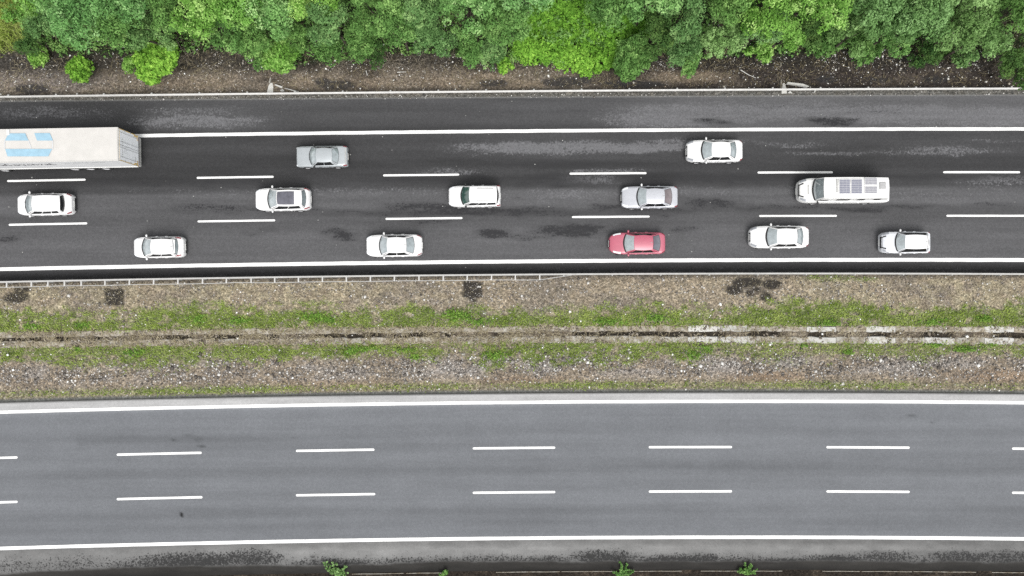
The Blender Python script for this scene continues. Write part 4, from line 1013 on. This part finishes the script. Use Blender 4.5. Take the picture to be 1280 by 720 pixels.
for i in range(9):
    stroke(lw, GL[(i * 3 + 1) % 7], 2.55, .62, x_ + i * .50, .075)
lw.build('lettering', M['print'], trk)
l2 = MB(); xq = inv @ Vector(W(80, 205, 3.2)); x_ = xq.x
for i in range(16): stroke(l2, GL[(i * 5 + 2) % 7], 3.05, .26, x_ + i * .20, .035)
l2.build('lettering', M['outline'], trk)
# rear: two doors, lock bars, amber corner tape, bumper, lamps
for s_ in (-1, 1):
    d = MB().box((.03, s_ * hw * .485, 2.5), (.04, hw * .93, 2.72), ch=.0).build('rear_door', M['door'], trk)
    for q in (.18, .75): MB().bar((.075, s_ * hw * q, 1.15), (.075, s_ * hw * q, 3.8), .018, n=6).build('lock_bar', M['outline'], d)
    for zz in (1.5, 2.3, 3.1): MB().box((.06, s_ * hw * .94, zz), (.03, .1, .12)).build('hinge', M['steel_dull'], d)
    MB().box((.054, s_ * (hw - .05), 2.5), (.006, .055, 2.7)).build('reflector_tape', M['amber'], trk)
    mb = MB(); mb.box((.058, s_ * (hw - .26), 1.30), (.006, .36, .13)); mb.box((.0585, s_ * (hw - .15), 1.52), (.006, .12, .50)); mb.build('reflector_tape', M['amber'], trk)
    MB().box((-.10, s_ * (hw - .3), .95), (.08, .42, .14)).build('tail_light', M['tail'], trk)
MB().box((.053, 0, 3.83), (.006, TW - .3, .05)).build('reflector_tape', M['amber'], trk)
mb = MB()
for i in range(5): mb.box((.0545, -.55 + .12 * i, 3.0), (.006, .02, .5))
for i in range(9): mb.box((.0545, -.9 + .17 * i, 3.45), (.006, .11, .14))
mb.box((.0545, -.75, 1.6), (.006, .35, .12)); mb.build('door_print', M['outline'], trk)
MB().box((-.12, 0, .62), (.14, TW - .2, .16)).build('bumper', M['steel_dull'], trk)
MB().box((-TL / 2 - .3, 0, .95), (TL - 1.2, 1.1, .16)).build('chassis', M['black'], trk)
def truck_wheel(x, r=.5):
    for s_ in (-1, 1): wheel(trk, x, s_ * (hw - .15), r, .36)
for ppx in (93.7, 113.0, 132.5): truck_wheel((inv @ Vector(W(ppx, 212, .5))).x)
xw = (inv @ Vector(W(6, 214, .5))).x; truck_wheel(xw)
for s_ in (-1, 1):
    P = [[(xw + .62 * math.cos(t), s_ * (hw - .16) + k, .52 + .62 * math.sin(t)) for k in (-.22, .22)] for t in np.linspace(.2, 2.9, 9)]
    MB().grid(np.array(P)).build('mudguard', M['black'], trk, True)
# tractor unit, ahead of the trailer
cx = -TL - 1.75
MB().box((cx, 0, 2.1), (2.1, 2.48, 2.9), ch=.12).build('cab', M['white_van'], trk)
MB().box((cx - 1.06, 0, 2.35), (.03, 2.2, 1.0)).build('windscreen', M['glass'], trk)
for s_ in (-1, 1):
    MB().box((cx - .35, s_ * 1.246, 2.35), (.9, .02, .75)).build('side_window', M['glass_dark'], trk)
    MB().box((cx - 1.1, s_ * 1.42, 2.4), (.16, .22, .7), ch=.03).build('wing_mirror', M['black'], trk)
    MB().box((cx - 1.06, s_ * .95, .8), (.05, .4, .2)).build('headlight', M['lamp'], trk)
MB().box((cx - 1.02, 0, .55), (.18, 2.46, .4), ch=.05).build('bumper', M['white_van'], trk)
MB().box((cx + 2.4, 0, .75), (6.4, .95, .22)).build('chassis', M['black'], trk)
truck_wheel(cx - .1)

# ------------------------------------------------------------------ trees and shrubs
M['leaf_bright'] = mat_leaf('leaves_bright_green', (0.073, 0.176, 0.029), (0.207, 0.415, 0.085), (0.444, 0.644, 0.222))
M['leaf_light'] = mat_leaf('leaves_light_green', (0.075, 0.173, 0.053), (0.194, 0.388, 0.125), (0.427, 0.630, 0.292))
M['leaf_mid'] = mat_leaf('leaves_mid_green', (0.055, 0.119, 0.032), (0.139, 0.284, 0.079), (0.302, 0.487, 0.162))
M['leaf_teal'] = mat_leaf('leaves_blue_green', (0.062, 0.125, 0.041), (0.137, 0.267, 0.094), (0.299, 0.460, 0.184))
M['leaf_olive'] = mat_leaf('leaves_olive_green', (0.071, 0.141, 0.041), (0.178, 0.317, 0.110), (0.358, 0.547, 0.238))
M['leaf_dark'] = mat_leaf('leaves_dark_green', (0.038, 0.086, 0.027), (0.080, 0.160, 0.048), (0.130, 0.221, 0.065))
M['leaf_yellow'] = mat_leaf('leaves_yellow_green', (0.059, 0.145, 0.020), (0.209, 0.429, 0.061), (0.420, 0.672, 0.126))
def leaf_mesh(name, C, R, base_t, per, size, mat, spread=.8, upb=.45, shell=.55, jit=.13):
    """leaf quads on the outer shell of small clumps"""
    n = len(C); m = n * per
    d = rng.normal(size=(m, 3)); d[:, 2] = d[:, 2] * .8 + .35; d /= np.linalg.norm(d, axis=1)[:, None]
    ci = np.repeat(np.arange(n), per)
    p = C[ci] + d * (R[ci] * rng.uniform(shell, 1.05, m))[:, None] * np.array((1, 1, .85))
    nrm = d * .7 + rng.normal(size=(m, 3)) * spread * .6 + np.array((0, 0, upb)); nrm /= np.linalg.norm(nrm, axis=1)[:, None]
    t = np.cross(nrm, rng.normal(size=(m, 3))); t /= np.linalg.norm(t, axis=1)[:, None]; b = np.cross(nrm, t)
    a = size * rng.uniform(.6, 1.25, m); h = a * rng.uniform(.45, .75, m)
    V = np.stack([p - t * a[:, None] * .5, p + b * h[:, None] * .5, p + t * a[:, None] * .5 - nrm * (a * .12)[:, None], p - b * h[:, None] * .5], 1).reshape(-1, 3)
    tint = np.clip(base_t[ci] + rng.normal(0, jit, m), 0, 1)
    return np_mesh(name, V, np.arange(4 * m).reshape(-1, 4), mat, {'tint': np.repeat(tint, 4)})
def tree(px, py, rp, top, mat, label, cat='tree', name=None, leaf=.27, per=26, dens=1.0, clump=.42, flat=.62, group='trees along the bank'):
    is_tree = top > 3.2
    zc = top * (.68 if is_tree else .55)
    X, Y, _ = W(px, py, zc); R = 1.1 * rp / S * (1 - zc / ALT); rz = (top - zc)
    gz = float(bank_z(np.array([X * S + 640]), np.array([360 - Y * S]))[0])
    root = empty(name or ('broadleaf_tree' if is_tree else 'shrub'), (X, Y, gz)); tag(root, label, cat, group)
    # lobes
    nl = max(4 if is_tree else 9, int(6 * R * dens))
    lob = []
    for i in range(nl):
        q = rng.uniform(0, 6.28); rr = R * math.sqrt(rng.uniform(0, 1)) * (.74 if is_tree else .52 if R > 1.3 else .78)
        lob.append((rr * math.cos(q), rr * math.sin(q), zc + rz * (.9 * (1 - (rr / R) ** 2) * rng.uniform(.35, 1.0) - .45 * rng.uniform(0, 1)), R * (rng.uniform(.22, .40) if is_tree else rng.uniform(.38, .52) if R > 1.3 else rng.uniform(.18, .42))))
    C, RR, T = [], [], []
    for lx, ly, lz, lr in lob:
        lt = rng.normal(0, .10)
        nc = max(6, int(2.9 * lr * lr * dens / (clump * clump) + 4))
        d = rng.normal(size=(nc, 3)); d[:, 2] = np.abs(d[:, 2]) * .9 - .15; d /= np.linalg.norm(d, axis=1)[:, None]
        c_ = np.array((lx, ly, lz)) + d * lr * rng.uniform(.7, 1.05, nc)[:, None] * np.array((1, 1, flat / .62))
        C.append(c_); RR.append(clump * rng.uniform(.65, 1.25, nc)); T.append(np.clip(.42 + rng.normal(0, .2, nc) + lt, .05, .95))
    C, RR, T = np.concatenate(C), np.concatenate(RR), np.concatenate(T)
    C[:, 2] = np.maximum(C[:, 2], .35)
    link(bpy.data.objects.new('crown', leaf_mesh('crown', C, RR, T, per, leaf, mat, *((.4, .25, .82, .07) if is_tree else (.7, .4, .6, .11)))), root)
    tr = MB(); lean = (random.uniform(-.3, .3), random.uniform(-.3, .3)); r0 = .03 + .013 * top
    fork = zc * .55
    tr.bar((0, 0, -.2), (lean[0] * .5, lean[1] * .5, fork), r0, r0 * .7, 8)
    for lx, ly, lz, lr in lob:
        mid = (lx * .45 + lean[0] * .5, ly * .45 + lean[1] * .5, fork + (lz - fork) * .55)
        tr.bar((lean[0] * .5, lean[1] * .5, fork), mid, r0 * .38, r0 * .22, 6); tr.bar(mid, (lx, ly, lz + lr * .4), r0 * .22, r0 * .07, 5)
    tr.build('trunk', M['bark'], root, True)
    return root
T_ = [
 # px, py, r, top, leaf kind, label, kwargs
 (85, -18, 40, 10, 'leaf_light', 'tall pale green tree at the top edge, leftmost of the tall trees'),
 (108, 22, 40, 9.5, 'leaf_light', 'pale green tree with bubbly crown above the small bright bush on the bank'),
 (62, 32, 22, 6, 'leaf_teal', 'low blue green tree at the open grassy corner'),
 (42, 58, 17, 3.6, 'leaf_dark', 'dark spiky low tree at the edge of the open grassy corner'),
 (150, 38, 28, 8.5, 'leaf_mid', 'mid green tree behind the bright round shrub, left of the yellow green crown'),
 (168, 5, 32, 9.5, 'leaf_light', 'light green tree at the top edge, behind the bright round shrub'),
 (190, 48, 26, 6.5, 'leaf_teal', 'blue green tree leaning over the bright round shrub'),
 (214, 18, 26, 8, 'leaf_mid', 'mid green tree squeezed in just left of the bubbly yellow green crown'),
 (254, 14, 34, 9.5, 'leaf_bright', 'bright yellow green tree with a bubbly crown reaching down towards the bank'),
 (288, 42, 24, 6.5, 'leaf_mid', 'mid green tree just right of the bubbly yellow green crown'),
 (305, 5, 34, 9, 'leaf_bright', 'bright tree at the top edge, right of the bubbly yellow green crown'),
 (318, 52, 27, 5.5, 'leaf_mid', 'bushy green tree hanging over the bank, left of the yellowish shrub'),
 (343, 18, 32, 9, 'leaf_light', 'light green tree at the top edge, directly behind the yellowish shrub'),
 (398, 2, 34, 10, 'leaf_bright', 'pale yellowish crown at the top edge, above the dark patch on the bank'),
 (415, 32, 26, 8.5, 'leaf_teal', 'blue green tree below the pale yellowish crown'),
 (375, 45, 22, 6, 'leaf_mid', 'small green tree behind and right of the yellowish shrub'),
 (448, 48, 26, 5.5, 'leaf_mid', 'green leafy tree over the thin bare stems on the bank'),
 (470, 12, 32, 9, 'leaf_mid', 'mid green tree at the top edge, above the thin bare stems'),
 (500, 42, 25, 6.5, 'leaf_mid', 'green tree with a bright tuft over the pale rubble on the bank'),
 (525, 12, 30, 9, 'leaf_teal', 'dark blue green tree at the top edge, right of the thin bare stems'),
 (545, 48, 24, 5.5, 'leaf_teal', 'blue green low tree above the wide gap of bare bank'),
 (582, 12, 36, 9.5, 'leaf_light', 'broad light green tree at the top edge, left of the vivid creeper'),
 (592, 52, 26, 6, 'leaf_mid', 'green tree left of the shrub with a bright tip'),
 (640, 30, 28, 8, 'leaf_mid', 'mid green tree touching the left side of the vivid creeper'),
 (660, -8, 30, 10, 'leaf_light', 'pale tree at the top edge, above the vivid creeper'),
 (765, 8, 32, 8.5, 'leaf_mid', 'mid green tree at the top edge, above the right end of the vivid creeper'),
 (812, -4, 36, 10, 'leaf_light', 'pale crown at the top edge, right of the vivid creeper'),
 (815, 45, 26, 6, 'leaf_dark', 'dark green tree over the gap right of the vivid creeper'),
 (848, 22, 28, 8, 'leaf_teal', 'blue green tree above the pale sandy patch'),
 (853, 58, 23, 5, 'leaf_teal', 'drooping blue green tree right above the pale sandy patch'),
 (898, 44, 27, 6.5, 'leaf_olive', 'olive tree with bare yellowish twigs on top'),
 (910, 5, 30, 8.5, 'leaf_mid', 'mid green tree at the top edge, behind the one with yellowish twigs'),
 (945, 42, 27, 7, 'leaf_olive', 'olive green tree left of the concrete chute with the long wing wall'),
 (958, 6, 36, 10, 'leaf_bright', 'vivid light green crown at the top edge, above the long wing wall chute'),
 (980, 46, 20, 6.5, 'leaf_bright', 'light green tree right behind the concrete chute with the long wing wall'),
 (1018, -2, 40, 10.5, 'leaf_bright', 'largest bright green crown at the top edge, over the dark hollow'),
 (1022, 42, 24, 3.4, 'leaf_dark', 'dark green tree in the hollow under the largest bright crown'),
 (1068, 42, 30, 6.5, 'leaf_olive', 'olive tree right of the dark hollow'),
 (1090, 5, 36, 9, 'leaf_olive', 'broad olive tree at the top edge, right of the largest bright crown'),
 (1112, 42, 28, 6, 'leaf_mid', 'mid green tree low over the dark bank, between two olive crowns'),
 (1145, 22, 36, 9, 'leaf_olive', 'olive tree with pale bubbly tips above the drooping dark shrub'),
 (1160, -10, 32, 10, 'leaf_olive', 'tall olive crown half out of the top edge, behind the pale bubbly tips'),
 (1195, 40, 26, 7, 'leaf_olive', 'olive green tree right of the pale bubbly tips'),
 (1222, 50, 24, 7, 'leaf_olive', 'pale olive tree hanging lowest over the bank near the dark corner tree'),
 (1215, 2, 36, 9.5, 'leaf_olive', 'light olive crown at the top edge, behind the lowest hanging tree'),
 (1262, 22, 32, 8.5, 'leaf_mid', 'green crown at the right edge, above the dark corner tree'),
 (1275, 78, 26, 5, 'leaf_dark', 'dark green tree cut by the right edge near the guard rail'),
]
for px_, py_, r_, tp, mt, lb in T_:
    small = tp < 7
    tree(px_, py_, r_, tp, M[mt], lb, clump=.31 if small else .40, per=40 if small else 50, leaf=.17 if small else .18)
SH = [
 (197, 80, 27, 2.6, 'leaf_yellow', 'bright yellow green round shrub standing out on the bank', dict(leaf=.26, per=30, clump=.28, dens=1.3)),
 (103, 88, 18, 1.5, 'leaf_yellow', 'small bright green bush alone on the bank, above the lorry', dict(leaf=.2, per=22, clump=.22)),
 (165, 82, 9, 1.0, 'leaf_bright', 'tiny leafy sprig left of the bright round shrub', dict(leaf=.2, per=16, clump=.2)),
 (50, 70, 13, 1.2, 'leaf_bright', 'low bright weeds under the dark spiky tree', dict(leaf=.2, per=18, clump=.22)),
 (356, 72, 25, 3.2, 'leaf_bright', 'yellowish green leafy shrub above the broken pale chute', dict(leaf=.24, per=26, clump=.3)),
 (325, 72, 16, 2.6, 'leaf_mid', 'green shrub between the round shrub and the yellowish shrub', dict(leaf=.22, per=24, clump=.26)),
 (412, 66, 20, 3.0, 'leaf_mid', 'loose green shrub right of the yellowish shrub', dict(leaf=.2, per=18, clump=.28, dens=.8)),
 (470, 66, 18, 2.4, 'leaf_dark', 'thin dark shrub with bare stems above the dark bank patch', dict(leaf=.18, per=12, clump=.26, dens=.6)),
 (612, 68, 20, 3.0, 'leaf_teal', 'blue green shrub left of the vivid creeper', dict(leaf=.22, per=24, clump=.28)),
 (630, 82, 10, 2.0, 'leaf_yellow', 'bright green tip of foliage at the bank, left of the vivid creeper', dict(leaf=.2, per=22, clump=.22)),
 (788, 76, 26, 3.2, 'leaf_mid', 'rounded green shrub reaching furthest down the bank beside the creeper', dict(leaf=.22, per=28, clump=.28, dens=1.2)),
 (858, 76, 16, 2.4, 'leaf_mid', 'green shrub tip hanging above the pale sandy patch', dict(leaf=.22, per=24, clump=.26)),
 (945, 66, 17, 2.4, 'leaf_bright', 'small bright shrub left of the long wing wall chute', dict(leaf=.2, per=22, clump=.24)),
 (1032, 54, 26, 1.4, 'leaf_mid', 'low green undergrowth on the slope in the dark hollow', dict(leaf=.18, per=14, clump=.24, dens=.9)),
 (1075, 60, 24, 1.6, 'leaf_mid', 'low yellowish green undergrowth right of the dark hollow', dict(leaf=.2, per=16, clump=.24)),
 (1155, 72, 18, 3.0, 'leaf_dark', 'drooping dark blue green shrub with a pointed tip over the bank', dict(leaf=.2, per=24, clump=.26)),
 (1204, 72, 12, 3.0, 'leaf_teal', 'narrow grey green shrub hanging between the olive trees', dict(leaf=.2, per=22, clump=.24)),
 (24, 14, 16, 1.4, 'leaf_bright', 'loose green bush in the grassy corner at the far left', dict(leaf=.2, per=12, clump=.3, dens=.6)),
 (52, 8, 20, 2.6, 'leaf_bright', 'bright green bush at the top edge of the grassy corner', dict(leaf=.22, per=18, clump=.3)),
]
for px_, py_, r_, tp, mt, lb, kw in SH:
    tree(px_, py_, r_, tp, M[mt], lb, 'shrub', group='shrubs at the foot of the trees', **kw)

# creeper: one sheet of large leaves hung over the slope
def creeper():
    X0, Y0, _ = W(715, 60); root = empty('creeper', (X0, Y0, 0)); tag(root, 'vivid green creeper spread in a broad leafy sheet down the slope to the bank', 'creeper')
    lo = lambda x: ctrl(x, [(632, 40), (645, 74), (660, 79), (690, 77), (715, 86), (733, 96), (748, 92), (765, 82), (790, 74), (806, 56), (815, 20)])
    hi = lambda x: ctrl(x, [(632, 40), (650, 16), (690, 2), (780, -6), (815, 16)])
    px = rng.uniform(632, 815, 2600); t = rng.uniform(0, 1, 2600); py = hi(px) * (1 - t) + lo(px) * t + rng.normal(0, 1.5, 2600)
    z = .5 + 2.0 * fbm(px / 24, py / 20, 3, 121) * smooth(0, 22, lo(px) - py) + 1.2 * smooth(20, 80, lo(px) - py)
    k = (1 - z / ALT) / S
    C = np.stack([(px - 640) * k - X0, (360 - py) * k - Y0, z], -1)
    vine_tint = .52 - .0022 * np.maximum(px - 720, 0) - .004 * np.maximum(45 - py, 0) + .22 * np.exp(-((px - 735) / 26) ** 2 - ((py - 78) / 18) ** 2) + .35 * (fbm(px / 14, py / 12, 3, 123) - .5)  # leaf tint: palest near the lower tip, darker to the right and upwards
    link(bpy.data.objects.new('foliage', leaf_mesh('foliage', C, rng.uniform(.16, .36, len(px)), np.clip(vine_tint, .05, .95), 9, .27, M['leaf_vine'], spread=1.0)), root)
    st = MB()
    for i in range(14):
        x = rng.uniform(650, 800); a_ = W(x, lo(x) - 4, .1); b_ = W(x + rng.normal(0, 8), lo(x) - 40, 1.2)
        st.bar((a_[0] - X0, a_[1] - Y0, .15), (b_[0] - X0, b_[1] - Y0, 1.0), .03, .015, 5)
    st.build('stem', M['bark'], root)
M['leaf_vine'] = mat_leaf('leaves_creeper', (0.045, 0.120, 0.018), (0.175, 0.375, 0.050), (0.405, 0.675, 0.113), .3)
creeper()

# weeds at the bottom kerb: stems with leaves
def weed(px, py, ht, sp, ns, mt, label):
    X, Y, _ = W(px, py); root = empty('weed', (X, Y, -.06)); tag(root, label, 'weed', 'weeds at the kerb')
    st = MB(); C = []
    for i in range(ns):
        a = rng.uniform(0, 6.28); r = sp * math.sqrt(rng.uniform(.02, 1)); t = np.array((r * math.cos(a), abs(r * math.sin(a)) * 1.1 + .1, ht * rng.uniform(.6, 1)))
        m_ = t * np.array((.4, .4, .55)); st.bar((0, 0, 0), m_, .014, .01, 5); st.bar(m_, t, .01, .004, 4)
        for q in np.linspace(.25, 1, 7): C.append((m_ * (q / .55) if q < .55 else m_ + (t - m_) * (q - .55) / .45) + rng.normal(0, .04, 3))
    C = np.array(C)
    st.build('stem', M['bark'] if mt != 'leaf_yellow' else M['leaf_stem'], root)
    link(bpy.data.objects.new('foliage', leaf_mesh('foliage', C, np.full(len(C), .08), np.clip(rng.normal(.5, .2, len(C)), 0, 1), 9, .19, M[mt])), root)
M['leaf_stem'] = simple('green_stem', (.25, .27, .15), .8)
weed(419, 718, .7, 1.3, 16, 'leaf_olive', 'tall branching weed at the kerb, largest of the four')
weed(556, 718, .4, .42, 5, 'leaf_mid', 'tiny weed sprig at the kerb')
weed(778, 719, .4, .95, 11, 'leaf_mid', 'spreading low weed at the kerb with two tufts')
weed(933, 717, .5, .85, 15, 'leaf_mid', 'dense upright green weed at the kerb')
# soil clods, straw and weeds that have spilled into the drain
px, py = scatter(8500, -60, 1340, lambda u: CH_UP(u) - 1.5, lambda u: CH_LO(u) + 1.5, lambda x, y: np.clip(ctrl(x, [(0, .95), (600, .85), (700, .6), (860, .3), (1280, .22)]) * (.25 + 1.2 * smooth(.4, .6, fbm(x / 14, y / 5, 3, 101))) * np.where((y > CH_UP(x) + 6.5) & (y < CH_LO(x) - 7), .15 + .85 * fill(x), 1), 0, 1))
blades('dry_grass', px, py, rng.uniform(.08, .25, len(px)), rng.uniform(.015, .05, len(px)), rng.uniform(1.0, 3.0, len(px)), rng.beta(1.5, 1.7, len(px)), M['straw'], lambda a, b: a * 0 + .05, 'straw and dry stalks lying over the drain channel')
px, py = scatter(5200, -60, 1340, lambda u: CH_UP(u) - 1, lambda u: CH_LO(u) + 1, lambda x, y: np.clip(ctrl(x, [(0, .9), (640, .85), (860, .35), (1280, .25)]) * smooth(.42, .6, fbm(x / 11, y / 5, 3, 103)) * np.where((y > CH_UP(x) + 6) & (y < CH_LO(x) - 6.5), .4, 1), 0, 1))
stones('soil_clods', px, py, rng.gamma(2, .025, len(px)) + .02, rng.beta(1.6, 2.2, len(px)), M['clod'], 'clods of soil and moss spilled over the drain channel', lambda a, b: a * 0 + .03, .5)
px, py = scatter(3800, -60, 1340, lambda u: CH_UP(u) - 2, lambda u: CH_LO(u) + 2.5, lambda x, y: np.clip(smooth(1.8, -.5, np.minimum(y - CH_UP(x), CH_LO(x) - y)) * (.2 + smooth(.4, .6, fbm(x / 9, y * 0, 3, 107))), 0, 1))
blades('grass', px, py, rng.uniform(.08, .24, len(px)), rng.uniform(.03, .07, len(px)), rng.uniform(.8, 1.8, len(px)), rng.beta(2, 2, len(px)), M['grass'], lambda a, b: a * 0 + .03, 'grass creeping over the outer edges of the drain slabs')

# low undergrowth in the shade of the trees
px, py = scatter(5200, -60, 1340, lambda u: u * 0 - 50, lambda u: tree_edge(u), lambda x, y: np.where(x < 45, .1, .75) * (.35 + smooth(.35, .6, fbm(x / 16, y / 12, 3, 111))))
C_ = np.stack([(px - 640) / S, (360 - py) / S, bank_z(px, py) + rng.uniform(.1, .7, len(px)) + 2.2 * rng.uniform(.3, 1, len(px)) * smooth(8, 24, tree_edge(px) - py)], -1)
tag(link(bpy.data.objects.new('undergrowth', leaf_mesh('undergrowth', C_, rng.uniform(.18, .4, len(px)), np.clip(rng.normal(.5, .22, len(px)), 0, 1), 15, .2, M['leaf_mid']))), 'low dark green undergrowth filling the gaps under the trees', None, None, 'stuff')

M['leaf_weed'] = mat_leaf('leaves_weeds', (.055, .13, .02), (.165, .31, .055), (.34, .50, .12))
# broad leaved weeds in brighter clumps within the grass
WD = [(105, 406, 10, 4), (395, 396, 20, 7), (412, 400, 10, 4), (572, 394, 20, 8), (600, 402, 14, 4), (455, 436, 22, 4), (505, 437, 14, 3), (440, 440, 10, 4), (520, 446, 8, 5), (866, 444, 9, 7), (882, 436, 10, 5), (1166, 431, 12, 4), (1205, 436, 16, 5), (1236, 431, 10, 3), (1006, 432, 6, 3), (1060, 440, 8, 5), (300, 400, 14, 5), (250, 398, 12, 6), (760, 402, 20, 5), (820, 398, 20, 6), (1165, 402, 14, 5), (1230, 398, 10, 6), (98, 436, 8, 3), (170, 440, 14, 5), (620, 444, 14, 6), (1035, 404, 16, 5), (40, 408, 14, 4)]
px = np.concatenate([a + rng.normal(0, c * .5, int(c * d * .9)) for a, b, c, d in WD]); py = np.concatenate([b + rng.normal(0, d * .45, int(c * d * .9)) for a, b, c, d in WD])
ok = (py < CH_UP(px) - .5) | (py > CH_LO(px) + .5); px, py = px[ok], py[ok]
C_ = np.stack([(px - 640) / S, (360 - py) / S, med_z(px, py) + .10], -1)
tag(link(bpy.data.objects.new('weeds', leaf_mesh('weeds', C_, rng.uniform(.06, .13, len(px)), np.clip(rng.normal(.5, .2, len(px)), 0, 1), 6, .13, M['leaf_weed']))), 'bright broad leaved weeds growing in clumps along the drain', None, None, 'stuff')
# bare twiggy bushes leaning out over the bank
def bare_bush(px, py, r, h, n, label, mt='twig'):
    X, Y, _ = W(px, py); z0 = float(bank_z(np.array([px * 1.0]), np.array([py * 1.0]))[0]); root = empty('bare_bush', (X, Y, z0)); tag(root, label, 'bush', 'bare bushes on the bank')
    st = MB()
    for i in range(n):
        a = rng.uniform(-2.6, .4) if i % 3 else rng.uniform(0, 6.28); rr = r / S * rng.uniform(.35, 1); t = np.array((rr * math.cos(a), rr * math.sin(a), h * rng.uniform(.15, 1))); m_ = t * np.array((.5, .5, .75)) + rng.normal(0, .05, 3)
        st.bar((0, 0, -.05), m_, .022, .015, 5); st.bar(m_, t, .015, .006, 4)
        for q in range(3):
            b_ = m_ + (t - m_) * rng.uniform(.1, .8); st.bar(b_, b_ + rng.normal(0, .22, 3), .009, .004, 4)
    st.build('branches', M[mt], root)
M['twig'] = simple('grey_twigs', (.20, .175, .14), .9, .1, .3)
M['twig_gold'] = simple('yellowish_twigs', (.30, .25, .12), .9, .1, .3)
bare_bush(488, 78, 26, 1.6, 22, 'bare grey stems arching over the bank right of the dark tar patch')
bare_bush(234, 70, 20, 1.4, 18, 'bare twiggy bush just right of the bright round shrub')
bare_bush(435, 74, 18, 1.2, 14, 'thin bare stems above the tar patch near the broken pale chute')
bare_bush(1245, 78, 18, 1.2, 18, 'bare dark twigs beside the dark corner tree')
bare_bush(522, 78, 18, .9, 12, 'low bare stems beside the pale rubble on the bank')
bare_bush(60, 62, 14, 1.5, 14, 'bare twigs under the dark spiky tree')
bare_bush(676, 92, 10, .4, 8, 'few dry stalks on the dark bank below the creeper')
bare_bush(975, 98, 10, .4, 6, 'dry stalks lying beside the long wing wall chute')
# pale sticks and broken concrete lying on the bank
for (a, b, c_, d, lb) in ((497, 91, 508, 90.5, 'pale straight stick lying on the bank'), (925, 88, 944, 98, 'long pale curved root lying left of the long wing wall chute'), (458, 89, 460, 95, 'short pale stake on the bank below the bare stems')):
    p, q = W(a, b, .12), W(c_, d, .12); o = MB().bar((0, 0, 0), ((q[0] - p[0]) * .5 , (q[1] - p[1]) * .62, .03), .04, .03, 6).bar(((q[0] - p[0]) * .5, (q[1] - p[1]) * .62, .03), (q[0] - p[0], q[1] - p[1], 0), .03, .02, 6).build('stick', M['conc_pale'], None)
    o.location = (p[0], p[1], .14 + .004 * (118 - b)); tag(o, lb, 'stick')
